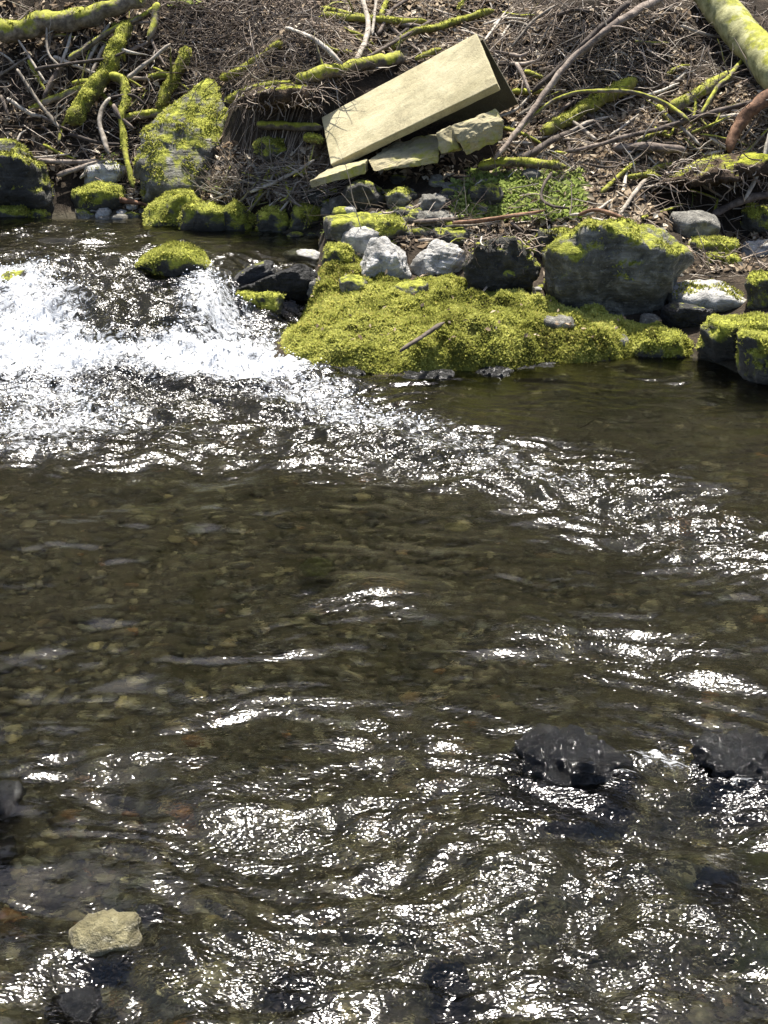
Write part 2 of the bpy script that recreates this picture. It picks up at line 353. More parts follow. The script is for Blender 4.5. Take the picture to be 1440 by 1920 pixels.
clampm = (1 - sstep(-.08, .08, GX - xe + .05 * perlin(np.stack([GX * 3, GY * 3], -1)))) * sstep(7.2, 7.5, GY) * (1 - sstep(9.7, 10.15, GY))
GZ = GZ * (1 - clampm) + np.minimum(GZ, level(GX, GY) - .07) * clampm
def ground(X, Y):
    X = np.asarray(X, float); Y = np.asarray(Y, float)
    i = np.clip(np.searchsorted(gx, X) - 1, 0, len(gx) - 2); j = np.clip(np.searchsorted(gy, Y) - 1, 0, len(gy) - 2)
    u = np.clip((X - gx[i]) / (gx[i + 1] - gx[i]), 0, 1); v = np.clip((Y - gy[j]) / (gy[j + 1] - gy[j]), 0, 1)
    return (GZ[j, i] * (1 - u) + GZ[j, i + 1] * u) * (1 - v) + (GZ[j + 1, i] * (1 - u) + GZ[j + 1, i + 1] * u) * v
ny, nx = GX.shape
idx = np.arange(nx * ny).reshape(ny, nx)
GF = np.stack([idx[:-1, :-1], idx[:-1, 1:], idx[1:, 1:], idx[1:, :-1]], -1).reshape(-1, 4)
_march = np.arange(1.5, 14, .012)
def hit(px, py):
    """where the sight line through a photo pixel meets the ground"""
    px = np.atleast_1d(np.asarray(px, float)); py = np.atleast_1d(np.asarray(py, float)); out = np.empty((len(px), 3))
    for s in range(0, len(px), 1500):
        d = rays(px[s:s + 1500], py[s:s + 1500]); t = _march[None] / d[:, 1:2]
        X = d[:, 0:1] * t; Z = CAM[2] + d[:, 2:3] * t; Y = np.broadcast_to(_march[None], X.shape)
        below = Z < ground(X, Y); k = np.argmax(below, 1); k[~below.any(1)] = len(_march) - 1
        r = np.arange(len(k)); out[s:s + 1500] = np.c_[X[r, k], Y[r, k], Z[r, k]]
    return out

bed_attr = (1 - sstep(-.02, .05, GZ - level(GX, GY))).ravel()
terrain = obj('ground', mesh_np('ground', np.c_[GP, GZ.ravel()], GF, True, attrs={'bed': bed_attr}), M['soil'])
tag(terrain, 'brown soil bank and pebbly stream bed', None, None, 'structure')

# ------------------------------------------------------------------ water
def blobs(X, Y, lst):
    out = np.zeros_like(X)
    for px, py, rx, ry, a in lst:
        z = 0.28 if py < 500 and px < 560 else (float(np.interp(py, [500, 690], [.27, 0.0])) if py < 690 and px < 560 else 0.0)
        c = at_z(px, py, z); dist = np.linalg.norm(c - CAM)
        wx = rx * dist / FPX; wy = abs(at_z(px, py - ry, z)[1] - at_z(px, py + ry, z)[1]) / 2
        out += a * np.exp(-((X - c[0]) / wx) ** 2 - ((Y - c[1]) / wy) ** 2)
    return out
FOAM = [(20, 560, 90, 40, .95), (105, 600, 70, 30, .7), (20, 640, 110, 30, .8), (160, 655, 130, 16, .8), (40, 690, 150, 20, .95), (60, 740, 170, 22, .85), (60, 800, 160, 30, .9), (40, 850, 150, 18, .6), (200, 770, 150, 22, .45),
        (330, 650, 110, 14, .8), (330, 695, 200, 20, 1.0), (410, 570, 70, 30, .85), (370, 545, 40, 26, .5), (470, 625, 90, 32, .7), (500, 690, 120, 22, .95), (570, 735, 120, 20, .85),
        (650, 770, 120, 20, .7), (750, 800, 120, 22, .68), (860, 840, 120, 24, .6), (980, 880, 110, 24, .54), (1090, 910, 90, 18, .42), (1200, 950, 100, 18, .3), (40, 525, 60, 12, .5), (100, 437, 90, 7, .35), (230, 490, 70, 12, .2), (1235, 1425, 60, 20, .95), (1150, 1465, 60, 10, .6), (1380, 1470, 70, 9, .5)]
CHOP = [(100, 600, 200, 60, .8), (400, 640, 220, 80, .85), (250, 560, 110, 40, .4), (100, 720, 260, 60, .8), (450, 740, 260, 50, .8), (100, 830, 220, 40, .6), (650, 800, 200, 45, .85), (420, 850, 260, 40, .5), (820, 860, 200, 45, .95),
        (1000, 890, 160, 45, .9), (1130, 930, 160, 50, .75), (1290, 970, 150, 60, .75), (1380, 1040, 130, 60, .7), (1150, 1020, 140, 40, .35), (150, 480, 240, 40, .55), (300, 530, 180, 40, .6), (100, 440, 150, 20, .5),
        (1250, 720, 140, 14, .35), (1400, 760, 90, 20, .3), (1250, 1250, 230, 70, .55), (1080, 1190, 150, 35, .5), (700, 1130, 130, 30, .55), (520, 1220, 90, 30, .25), (500, 1340, 300, 50, .3), (760, 1390, 120, 50, .45),
        (600, 1500, 330, 70, .5), (200, 1440, 170, 50, .35), (1100, 1450, 250, 100, .55), (1350, 1500, 170, 80, .6), (500, 1590, 240, 60, .45), (980, 1620, 260, 90, .55), (900, 1780, 480, 130, .65), (1300, 1720, 250, 130, .65),
        (150, 1800, 250, 110, .4), (500, 1850, 300, 90, .5)]
wx_ = np.arange(-3.6, 3.6, .0115); wy_ = np.arange(1.2, 10.6, .0135)
WX, WY = np.meshgrid(wx_, wy_)
chop = np.clip(0.17 + .35 * np.clip(perlin(np.stack([WX * .7, WY * .9], -1) + 3) + .35, 0, 1) * sstep(0, .8, np.abs(WX) - .29 * WY) + blobs(WX, WY, CHOP) * (1 + .35 * (1 - sstep(3.2, 4.6, WY))), 0, 1.45)
foam = np.clip(blobs(WX, WY, FOAM), 0, 1.3)
P2 = np.stack([WX, WY], -1)
wq = np.stack([perlin(P2 * 1.3), perlin(P2 * 1.3 + 40)], -1)
Pw = P2 + 0.16 * wq + 0.05 * np.stack([perlin(P2 * 4 + 9), perlin(P2 * 4 + 70)], -1)
def ridged(P): return 1 - 2 * np.abs(perlin(P))
def stretch(P, fx, fy, a):           # crests lie a little oblique to the frame
    c, s = math.cos(a), math.sin(a); u = P[..., 0] * c + P[..., 1] * s; v = -P[..., 0] * s + P[..., 1] * c
    return np.stack([u * fx, v * fy], -1)
h = 0.034 * perlin(stretch(Pw, 1.5, 2.7, -.12)) + 0.024 * perlin(stretch(Pw + 5, 3.0, 5.6, .10)) + 0.013 * ridged(stretch(Pw + 9, 4.2, 10.0, -.14)) * 0.8 \
    + 0.0074 * perlin(stretch(Pw + 3, 7.0, 15, .10)) + 0.0040 * perlin(stretch(Pw + 13, 14, 29, -.08))
RIFF = [(650, 800, 200, 45, .8), (820, 860, 200, 45, .9), (1000, 890, 160, 45, .9), (1130, 930, 160, 50, .8), (1290, 970, 150, 60, .8), (1380, 1040, 130, 60, .7), (420, 850, 260, 45, .7), (100, 860, 220, 45, .7), (1250, 722, 140, 14, .6),
        (1250, 1250, 230, 70, .4), (1080, 1190, 150, 35, .4), (700, 1130, 110, 25, .4), (900, 1700, 600, 200, .45), (500, 1480, 350, 90, .3), (1300, 1120, 200, 60, .5)]
h = h * chop * (1.36 + .25 * (1 - sstep(2.8, 4.2, WY))) + 0.0012 * perlin(stretch(Pw + 41, 9, 24, .03)) + 0.0009 * perlin(stretch(Pw + 47, 16, 38, -.04)) + 0.0060 * perlin(stretch(Pw + 21, 15, 28, .05)) * np.clip(blobs(WX, WY, RIFF), 0, 1)
h = h + foam * (0.032 * fbm(P2 * 5.5 + 2, 3) + 0.026 * np.abs(perlin(P2 * 13)) + 0.016 * perlin(P2 * 28))
LV = level(WX, WY)
# stones lift the stream over and around them
def stone_lift(px, py, r, a):
    c = at_z(px, py, 0); return a * np.exp(-(((WX - c[0]) / r) ** 2 + ((WY - c[1]) / (r * .8)) ** 2))
h = h + stone_lift(1075, 1372, .16, .02) + stone_lift(1400, 1410, .2, .01) + stone_lift(700, 1110, .12, .03) + stone_lift(1000, 1170, .12, .025) + stone_lift(1200, 1720, .14, .03)
casc = 0.05 * perlin(np.stack([WX * 3.2, WY * 2.2], -1)) + 0.04 * perlin(np.stack([WX * 8, WY * 5], -1))
h = h + casc * np.exp(-((LV - .14) / .12) ** 2) * (1 - sstep(-.5, -.3, WX))
WZ = LV + h
keep = (WZ > ground(WX, WY) - 0.07)
nyw, nxw = WX.shape; widx = np.arange(nxw * nyw).reshape(nyw, nxw)
kq = keep[:-1, :-1] | keep[:-1, 1:] | keep[1:, 1:] | keep[1:, :-1]
WF = np.stack([widx[:-1, :-1], widx[:-1, 1:], widx[1:, 1:], widx[1:, :-1]], -1)[kq]
used = np.unique(WF); remap = np.full(nxw * nyw, -1); remap[used] = np.arange(len(used))
WV = np.stack([WX, WY, WZ], -1).reshape(-1, 3)[used]; WF = remap[WF]
def water_z(X, Y):
    i = np.clip(((np.asarray(X) - wx_[0]) / .0115).astype(int), 0, nxw - 1); j = np.clip(((np.asarray(Y) - wy_[0]) / .0135).astype(int), 0, nyw - 1)
    return WZ[j, i]

def water_mat():
    m, nt, out, N, L = nodes('stream_water')
    tc = N('ShaderNodeTexCoord'); af = N('ShaderNodeAttribute', attribute_name='foam'); ac = N('ShaderNodeAttribute', attribute_name='chop')
    mp = N('ShaderNodeMapping'); mp.inputs['Scale'].default_value = (1, 1.6, 1); L(tc.outputs['Object'], mp.inputs['Vector'])
    n1 = N('ShaderNodeTexNoise', i_Scale=42.0, i_Detail=1.0, i_Roughness=0.4, i_Distortion=1.0); L(mp.outputs[0], n1.inputs['Vector'])
    hh = math2(N, L, 'MULTIPLY', n1.outputs['Fac'], ac.outputs['Fac'])
    bp = N('ShaderNodeBump', i_Strength=0.55, i_Distance=0.010); L(hh, bp.inputs['Height'])
    fr = N('ShaderNodeFresnel', i_IOR=1.333); L(bp.outputs[0], fr.inputs['Normal'])
    gl = N('ShaderNodeBsdfGlossy', i_Roughness=0.2, distribution='BECKMANN'); gl.inputs['Color'].default_value = (1, 1, 1, 1); L(bp.outputs[0], gl.inputs['Normal'])
    rf = N('ShaderNodeBsdfRefraction', i_Roughness=0.0, i_IOR=1.333); rf.inputs['Color'].default_value = (0.50, 0.51, 0.42, 1); L(bp.outputs[0], rf.inputs['Normal'])
    tr = N('ShaderNodeBsdfTransparent'); tr.inputs['Color'].default_value = (0.50, 0.51, 0.42, 1)
    mt = N('ShaderNodeMixShader', i_0=0.18); L(rf.outputs[0], mt.inputs[1]); L(tr.outputs[0], mt.inputs[2])
    mw = N('ShaderNodeMixShader'); L(fr.outputs[0], mw.inputs[0]); L(mt.outputs[0], mw.inputs[1]); L(gl.outputs[0], mw.inputs[2])
    # foam: air bubbles in the broken water
    fn = N('ShaderNodeTexNoise', i_Scale=15.0, i_Detail=9.0, i_Roughness=0.8, i_Distortion=1.6); L(mp.outputs[0], fn.inputs['Vector'])
    fm = math2(N, L, 'ADD', math2(N, L, 'MULTIPLY', af.outputs['Fac'], 0.46), math2(N, L, 'MULTIPLY', math2(N, L, 'SUBTRACT', fn.outputs['Fac'], 0.5), 2.3))
    mr = N('ShaderNodeMapRange', interpolation_type='SMOOTHSTEP'); mr.inputs[1].default_value = 0.26; mr.inputs[2].default_value = 0.60; mr.inputs[4].default_value = 0.88; L(fm, mr.inputs[0])
    gate = N('ShaderNodeMapRange'); gate.inputs[1].default_value = 0.12; gate.inputs[2].default_value = 0.38; L(af.outputs['Fac'], gate.inputs[0])
    ff = math2(N, L, 'MULTIPLY', mr.outputs[0], gate.outputs[0])
    fb = N('ShaderNodeBsdfPrincipled'); fb.inputs['Base Color'].default_value = (0.68, 0.70, 0.72, 1); fb.inputs['Roughness'].default_value = 0.35
    b2 = N('ShaderNodeBump', i_Strength=0.8, i_Distance=0.035); L(fn.outputs['Fac'], b2.inputs['Height']); L(b2.outputs[0], fb.inputs['Normal'])
    mx = N('ShaderNodeMixShader'); L(ff, mx.inputs[0]); L(mw.outputs[0], mx.inputs[1]); L(fb.outputs[0], mx.inputs[2])
    L(mx.outputs[0], out.inputs[0])
    return m
M['water'] = water_mat()
water = obj('stream_water', mesh_np('stream_water', WV, WF, True, attrs={'chop': chop.ravel()[used], 'foam': foam.ravel()[used]}), M['water'])
tag(water, 'clear shallow stream with a foaming cascade and glittering ripples', None, None, 'structure')

# ------------------------------------------------------------------ rocks
def ico(sub):
    bm = bmesh.new(); bmesh.ops.create_icosphere(bm, subdivisions=sub, radius=1)
    V = np.array([v.co[:] for v in bm.verts]); F = np.array([[v.index for v in f.verts] for f in bm.faces]); bm.free(); return V, F
ICO = {s: ico(s) for s in (1, 2, 3, 4, 5)}
def hull_planes(P):
    bm = bmesh.new()
    for p in P: bm.verts.new(p)
    r = bmesh.ops.convex_hull(bm, input=bm.verts[:]); bm.normal_update()
    pl = []
    for f in bm.faces:
        n = np.array(f.normal[:]); d = float(n @ np.array(f.verts[0].co[:]))
        if d < 0: n, d = -n, -d
        pl.append((*n, max(d, 1e-3)))
    bm.free(); return np.array(pl)
def rock_shape(P, sub=4, soft=22, amp=0.07, freq=2.2, seed=0, layers=0.0, cuts=0):
    P = np.asarray(P, float); c = (P.min(0) + P.max(0)) / 2
    pl = hull_planes(P - c); D, F = ICO[sub]
    if cuts:                       # chip corners off along random planes
        rc = np.random.default_rng(seed + 4000); nd = rc.normal(size=(cuts, 3)); nd /= np.linalg.norm(nd, axis=1)[:, None]
        sup = ((P - c) @ nd.T).max(0); pl = np.concatenate([pl, np.c_[nd, sup * rc.uniform(.74, .97, cuts)]])
    q = np.maximum(D @ pl[:, :3].T, 0) / pl[:, 3][None]
    r = ((q ** soft).sum(1)) ** (-1 / soft) * 1.04
    ext = (P.max(0) - P.min(0)) / 2; s = float(np.mean(ext))
    X = D * r[:, None]
    o = np.array([seed * 7.13, seed * 3.7, seed * 1.9])
    nz = amp * fbm(X / s * freq + o, 5, .55)
    nz += min(.13, 1.5 * amp) * perlin(X / s * 1.15 + o + 5)
    if sub >= 4: nz += .03 * fbm(X / s * 6.5 + o + 17, 4, .6)
    cr = perlin(X / s * 1.5 + o + 60); nz -= .07 * np.exp(-(cr / .045) ** 2)
    # chipped facets
    nz -= amp * 1.3 * np.clip(fbm(X / s * freq * 0.8 + o + 31, 2) - .18, 0, 1)
    if layers:
        tl = X @ np.array([0.22, 0.25, 1.0]); nz += layers * perlin(np.c_[tl / s * 7 + seed, X[:, 0] / s * .8, X[:, 1] / s * .8])
    X = X * (1 + nz)[:, None]
    return X, F, c
def tri_normals(V, F):
    a, b, c = V[F[:, 0]], V[F[:, 1]], V[F[:, 2]]; n = np.cross(b - a, c - a); A = np.linalg.norm(n, axis=1); return n / np.maximum(A, 1e-12)[:, None], A / 2
def tufts(V, F, density, hmin, hmax, thr=0.25, seed=0, nfreq=6.0, cover=0.0, droop=0.2, zmin=None, tbase=0.55, wid=0.45):
    r = np.random.default_rng(seed + 100); n, A = tri_normals(V, F)
    k = r.poisson(A * density); tri = np.repeat(np.arange(len(F)), k)
    if len(tri) == 0: return None
    u = r.random(len(tri)); v = r.random(len(tri)); fl = u + v > 1; u[fl] = 1 - u[fl]; v[fl] = 1 - v[fl]
    T = F[tri]; P = V[T[:, 0]] + u[:, None] * (V[T[:, 1]] - V[T[:, 0]]) + v[:, None] * (V[T[:, 2]] - V[T[:, 0]]); nn = n[tri]
    nz = fbm(P * nfreq + seed, 3)
    m = nn[:, 2] * 0.8 + nz * 0.75 + cover > thr
    if zmin is not None: m &= P[:, 2] > zmin
    P, nn, nz = P[m], nn[m], nz[m]
    if len(P) == 0: return None
    k = len(P); jit = r.normal(size=(k, 3)) * 0.55
    up = nn + jit + np.array([0, 0, 0.35 - droop]); up /= np.linalg.norm(up, axis=1)[:, None]
    hgt = r.uniform(hmin, hmax, k) * (0.75 + 0.6 * np.clip(nz + .3, 0, 1)); side = np.cross(up, r.normal(size=(k, 3))); side /= np.linalg.norm(side, axis=1)[:, None] + 1e-9
    w = hgt * wid
    B = P - nn * 0.004
    a = B - side * w[:, None]; b = B + side * w[:, None]; c = B + up * hgt[:, None] + jit * hgt[:, None] * .15
    VV = np.stack([a, b, c], 1).reshape(-1, 3); FF = np.arange(3 * k).reshape(-1, 3)
    t = np.clip(tbase + 0.42 * fbm(P * 3.0 + seed * 2, 4) + 0.25 * fbm(P * 11 + seed, 2) + r.normal(size=k) * 0.10, 0, .92)
    t = np.where(r.random(k) < 0.05 + .25 * np.clip(fbm(P * 2.3 + seed + 50, 2) - .1, 0, 1), 1.0, t)
    return VV, FF, np.stack([t * .72, t * .72, t], 1).ravel()
ROCKN = [0]
def outline_box(x0, y0, x1, y1, r, n=9, squash=0.75):
    cx, cy, rx, ry = (x0 + x1) / 2, (y0 + y1) / 2, (x1 - x0) / 2, (y1 - y0) / 2
    a = np.sort((np.arange(n) + r.uniform(-.3, .3, n)) * 2 * math.pi / n)
    q = 0.62; X = np.sign(np.cos(a)) * np.abs(np.cos(a)) ** q; Yv = np.sign(np.sin(a)) * np.abs(np.sin(a)) ** q
    k = r.uniform(.86, 1.08, n)
    return np.c_[cx + rx * X * k, cy - ry * Yv * k]
def rock(name, label, outline, Y=None, mat='grey_moss', thick=None, lean=0.0, sub=4, soft=22, amp=0.085, layers=0.02, moss=None, cat='rock', group=None, front=.72, back=.75, base=True, base_y=None, thr=.45, freq=2.2, tall=(.010, .022), z=None, cuts=14, tilt=0.0):
    ROCKN[0] += 1; s = ROCKN[0]; r = np.random.default_rng(s)
    if len(outline) == 4 and np.isscalar(outline[0]): o = outline_box(*outline, r)
    else: o = np.array(outline, float)
    if Y is None:
        by = base_y if base_y is not None else o[:, 1].max() - 4
        Y = float(hit(o[:, 0].mean(), by)[0, 1]) if z is None else float(at_z(o[:, 0].mean(), by, z)[1])
        wpx = (o[:, 0].max() - o[:, 0].min()) * Y / FPX
        t = thick or 0.42 * wpx
        Y = Y + t * 0.5
    else:
        wpx = (o[:, 0].max() - o[:, 0].min()) * Y / FPX; t = thick or 0.42 * wpx
    W = at_y(o[:, 0], o[:, 1], np.full(len(o), Y))
    if tilt: W = at_y(o[:, 0], o[:, 1], Y + tilt * (W[:, 2] - W[:, 2].min()))
    c = (W.min(0) + W.max(0)) / 2; H = W[:, 2].max() - W[:, 2].min()
    pts = [W.copy()]
    f = c + (W - c) * front; f[:, 1] -= t * r.uniform(.75, 1.0, len(f)); f[:, 2] += lean * H; pts.append(f)
    b = c + (W - c) * back; b[:, 1] += t * r.uniform(.8, 1.1, len(b)); b[:, 2] -= 0.05 * H; pts.append(b)
    if base:
        low = W[W[:, 2] < c[2]].copy(); low[:, 2] -= 0.25 * H; pts.append(low)
    X, F, cc = rock_shape(np.concatenate(pts), sub, soft * 1.8, amp, freq, s, layers, cuts if sub < 5 else 26)
    me = mesh_np(name, X, F); o_ = obj(name, me, M[mat], loc=cc); tag(o_, label, cat, group)
    if moss:
        tf = tufts(X + cc, F, moss, tall[0], tall[1], thr=thr, seed=s, tbase=float(r.uniform(.38, .62)))
        if tf is not None:
            obj('moss', mesh_np('moss', tf[0] - cc, tf[1], False, tf[2]), M['moss'], o_)['kind'] = 'stuff'
    return o_
ROCKS = [
 # name, label, outline / box, kwargs
 ('boulder', 'dark boulder at the left edge with a thin mossy ridge', [(-90, 300), (-20, 262), (20, 262), (55, 285), (95, 325), (126, 372), (124, 396), (-90, 400)], dict(mat='dark_moss', moss=9000, lean=.16, thick=.26, sub=5, thr=.55)),
 ('boulder', 'tall triangular boulder half covered in yellow moss beside fallen branches', [(245, 345), (247, 290), (268, 238), (325, 180), (372, 147), (405, 139), (432, 160), (446, 205), (443, 300), (400, 335), (320, 350)], dict(mat='grey_moss', moss=12000, Y=10.72, thick=.2, sub=5, lean=-.12, front=.72, thr=.5, layers=.03, tilt=.7, amp=.09)),
 ('boulder', 'largest grey boulder right of centre with shaded face and mossy crown', [(1002, 520), (1018, 455), (1070, 425), (1125, 414), (1180, 408), (1222, 414), (1262, 445), (1291, 478), (1284, 520), (1255, 570), (1200, 606), (1080, 590), (1010, 555)], dict(mat='grey_moss', moss=9000, thick=.30, sub=5, lean=.14, front=.72, thr=.58, base_y=590, layers=.02, amp=.10)),
 ('boulder', 'dark overhanging rock under dead roots left of the largest boulder', [(864, 548), (868, 500), (880, 474), (905, 456), (935, 470), (965, 452), (1002, 480), (1008, 548), (950, 566)], dict(mat='dark_moss', lean=.3, thick=.15, sub=5, amp=.14)),
 ('rock', 'pale grey rock topped by moss behind the small left shore stones', (155, 302, 235, 352), dict(mat='white', moss=5000, thr=.55)),
 ('rock', 'low mossy stone in front of the pale capped rock at left', (138, 338, 242, 396), dict(mat='green', moss=12000, thr=.2)),
 ('rock', 'flat moss covered stone at the waterline below the left edge boulder', (-5, 383, 60, 412), dict(mat='green', moss=12000, thr=.2)),
 ('rock', 'small round mossy stone at the waterline beside the left edge boulder', (52, 388, 96, 412), dict(mat='green', moss=12000, thr=.2)),
 ('rock', 'large mossy stone with dark front, leftmost of the shore row', [(264, 432), (275, 395), (310, 365), (345, 352), (385, 365), (398, 395), (392, 436)], dict(mat='green', moss=14000, thr=.18, lean=.12)),
 ('rock', 'brownish mossy stone second in the shore row from left', (332, 378, 440, 438), dict(mat='green', moss=10000, thr=.3, lean=.08)),
 ('rock', 'brightest green mossy stone third in the shore row', [(386, 440), (400, 405), (440, 374), (470, 385), (484, 415), (478, 442)], dict(mat='green', moss=16000, thr=.05, lean=.06)),
 ('rock', 'ochre mossy stone with dark hollow fourth in the shore row', (477, 384, 552, 441), dict(mat='green', moss=8000, thr=.4, lean=.1)),
 ('rock', 'rounded bright mossy stone at the right end of the shore row', (540, 376, 612, 432), dict(mat='green', moss=14000, thr=.1)),
 ('rock', 'dark pointed rock just below the concrete slab', [(632, 392), (645, 355), (672, 334), (700, 345), (722, 375), (715, 398)], dict(mat='dark_moss', lean=.12, thick=.1, soft=34)),
 ('rock', 'small mossy rock right of the dark pointed rock', (720, 350, 775, 392), dict(mat='grey_moss', moss=6000, thr=.3)),
 ('rock', 'mossy rock left of the dark pointed rock under the slab end', (560, 345, 625, 385), dict(mat='dark_moss', moss=7000, thr=.4)),
 ('rock', 'flat grey slab of rock edged with moss above the pale boulders', (606, 400, 735, 448), dict(mat='grey_moss', thick=.18, soft=34)),
 ('rock', 'long mossy rock behind the white boulder', (690, 405, 770, 450), dict(mat='green', moss=9000, thr=.3)),
 ('rock', 'rounded pale rock touching the white boulder on its upper left', (638, 424, 716, 480), dict(mat='white', soft=16)),
 ('rock', 'white boulder with rounded top beside the moss bank', [(672, 528), (670, 480), (690, 452), (725, 444), (758, 462), (772, 500), (765, 535)], dict(mat='white', thick=.16, sub=5, soft=16)),
 ('rock', 'cracked white slab of rock right of the white boulder', [(766, 512), (785, 474), (812, 450), (838, 462), (862, 453), (884, 482), (872, 514), (815, 520)], dict(mat='white', soft=50, layers=.07, thick=.1, tilt=.5, sub=5)),
 ('rock', 'dark brown slab above the cracked white rock', (800, 424, 885, 462), dict(mat='dark_moss')),
 ('rock', 'dark split rock in the green plants under the slab', (868, 342, 948, 392), dict(mat='dark_moss', lean=.1, soft=34)),
 ('rock', 'dark slate rock between the plants and the pointed rock', (782, 362, 842, 398), dict(mat='grey', soft=34)),
 ('rock', 'flat grey slate lying above the dark brown slab', (778, 393, 852, 422), dict(mat='grey', soft=34)),
 ('rock', 'mossy shoulder rock against the left of the largest boulder', (1000, 424, 1072, 484), dict(mat='dark_moss', moss=6000, thr=.4)),
 ('rock', 'bare grey rock under the dark root hollow at right', (1253, 394, 1350, 452), dict(mat='grey', soft=30)),
 ('rock', 'thick mossy rock at the right edge below the grey fallen pole', (1385, 384, 1470, 442), dict(mat='green', moss=14000, thr=.1)),
 ('rock', 'narrow upper moss slab right of the largest boulder', (1290, 446, 1388, 480), dict(mat='green', moss=12000, thr=.15)),
 ('rock', 'narrow lower moss slab right of the largest boulder', (1316, 472, 1390, 497), dict(mat='green', moss=12000, thr=.15)),
 ('rock', 'white topped flat rock forming the upper layer of the right stack', [(1242, 560), (1245, 540), (1290, 530), (1350, 534), (1400, 552), (1396, 582), (1330, 586), (1245, 572)], dict(mat='white', moss=5000, thr=.75, thick=.2, soft=36)),
 ('rock', 'dark flat rock forming the lower layer of the right stack', (1236, 566, 1345, 616), dict(mat='black_moss', soft=34, lean=.15)),
 ('rock', 'small pale stone wedged under the largest boulder', (1194, 586, 1242, 618), dict(mat='grey', soft=30)),
 ('rock', 'mossy overhanging rock at the right waterside', (1296, 592, 1460, 668), dict(mat='green', moss=12000, thr=.25, lean=.15, thick=.22)),
 ('rock', 'mossy black rock in the lower right corner of the bank', (1378, 612, 1500, 722), dict(mat='green', moss=12000, thr=.25, lean=.12, thick=.2)),
 ('rock', 'mossy fern clad rock at the right edge above the overhang', (1398, 505, 1480, 585), dict(mat='green', moss=12000, thr=.2)),
 ('rock', 'white flat stone at the right edge among dead twigs', (1385, 450, 1460, 484), dict(mat='white')),
 ('rock', 'flat grey stone showing through the moss bank', (1108, 624, 1185, 652), dict(mat='grey', thick=.1)),
 ('rock', 'low moss covered tip of the bank at its right end', (1170, 618, 1292, 672), dict(mat='green', moss=15000, thr=.05, thick=.15)),
 ('rock', 'round mossy stone standing alone in the upper pool', [(256, 490), (290, 465), (330, 454), (375, 465), (405, 485), (400, 508), (350, 518), (270, 505)], dict(mat='green', moss=20000, thr=-.1, thick=.2, z=.26)),
 ('rock', 'long black wedge of slate jutting into the cascade', [(402, 566), (450, 536), (505, 510), (562, 492), (598, 495), (602, 522), (582, 548), (545, 572), (450, 580)], dict(mat='black', thick=.11, soft=50, lean=.12, layers=.04, amp=.03, z=.12, base_y=560, sub=5)),
 ('rock', 'smaller black slate with mossy edge behind the long wedge', [(418, 532), (455, 505), (500, 484), (522, 492), (515, 520), (450, 535)], dict(mat='black_moss', thick=.1, soft=36, z=.2)),
 ('rock', 'pale stone lying on the upper end of the black wedge', (525, 468, 604, 506), dict(mat='white', thick=.12)),
 ('rock', 'small moss topped stone at the foot of the black wedge', (440, 546, 538, 592), dict(mat='green', moss=9000, thr=.4, thick=.1, z=.06)),
 ('rock', 'grey stones beside the upper end of the black wedge', (575, 522, 612, 556), dict(mat='grey')),
 ('rock', 'tiny mossy rock poking from the white water', (345, 526, 388, 556), dict(mat='green', moss=12000, thr=.1, z=.16)),
 ('rock', 'brown rock half drowned at the top of the left fall', (-10, 508, 62, 540), dict(mat='dark_moss', z=.22, lean=-.2, thick=.12)),
 ('rock', 'mossy lump on the bank left of the white boulder', (600, 455, 668, 505), dict(mat='green', moss=9000, thr=.15)),
 ('rock', 'mossy mound beside the dark hollow under the concrete slab', (480, 256, 560, 300), dict(mat='green', moss=12000, thr=.1)),
 ('turf_overhang', 'undercut lip of brown soil and roots over the dark hollow beside the slab', [(438, 196), (470, 168), (540, 152), (600, 158), (612, 180), (600, 196), (520, 204), (450, 206)], dict(mat='turf', Y=10.36, thick=.3, sub=5, base=False, cat='soil bank', amp=.2, soft=9)),
 ('turf_overhang', 'undercut lip of mossy soil over the dark hollow at right', [(1222, 348), (1280, 322), (1360, 292), (1460, 286), (1460, 318), (1360, 330), (1290, 352)], dict(mat='turf', Y=9.8, thick=.26, sub=5, base=False, cat='soil bank', amp=.2, soft=9)),
 # stones standing in the near stream
 ('rock', 'dark wet domed rock breaking the near stream surface', [(915, 1490), (938, 1432), (1000, 1392), (1070, 1370), (1140, 1392), (1200, 1442), (1210, 1490), (1060, 1500)], dict(mat='stream', thick=.15, sub=5, layers=.16, soft=6, amp=.19, z=-.04, front=.6, freq=3.4)),
 ('rock', 'dark brown wet rock at the right edge of the near stream', (1280, 1396, 1490, 1462), dict(mat='stream', thick=.12, layers=.12, z=-.02, amp=.17, freq=3.2, sub=5)),
 ('rock', 'black wet rock at the left edge of the near stream', (-50, 1480, 42, 1530), dict(mat='stream', thick=.1, z=-.02)),
 ('rock', 'small black wet stone at the left edge above the tan stone', (-30, 1590, 32, 1625), dict(mat='stream', thick=.06, z=-.02)),
 ('rock', 'tan block of stone half out of the water at lower left', [(128, 1797), (130, 1752), (150, 1732), (215, 1722), (258, 1728), (272, 1757), (252, 1786), (190, 1800)], dict(mat='tan', thick=.07, soft=26, z=-.04)),
 ('rock', 'small dark stone touching the tan block on its right', (255, 1700, 310, 1732), dict(mat='stream', thick=.03, z=-.01)),
 ('rock', 'black wet rock near the bottom edge right of centre', (785, 1828, 892, 1866), dict(mat='stream', thick=.06, z=-.02)),
 ('rock', 'dark slanted stone in the bottom left corner', (78, 1878, 195, 1912), dict(mat='stream', thick=.06, z=-.03)),
 ('rock', 'dark low stone at the bottom edge left of centre', (500, 1842, 600, 1866), dict(mat='stream', thick=.05, z=-.04)),
 ('rock', 'black ridge of stone under foam at the lower right', (1290, 1655, 1400, 1676), dict(mat='stream', thick=.06, z=-.02)),
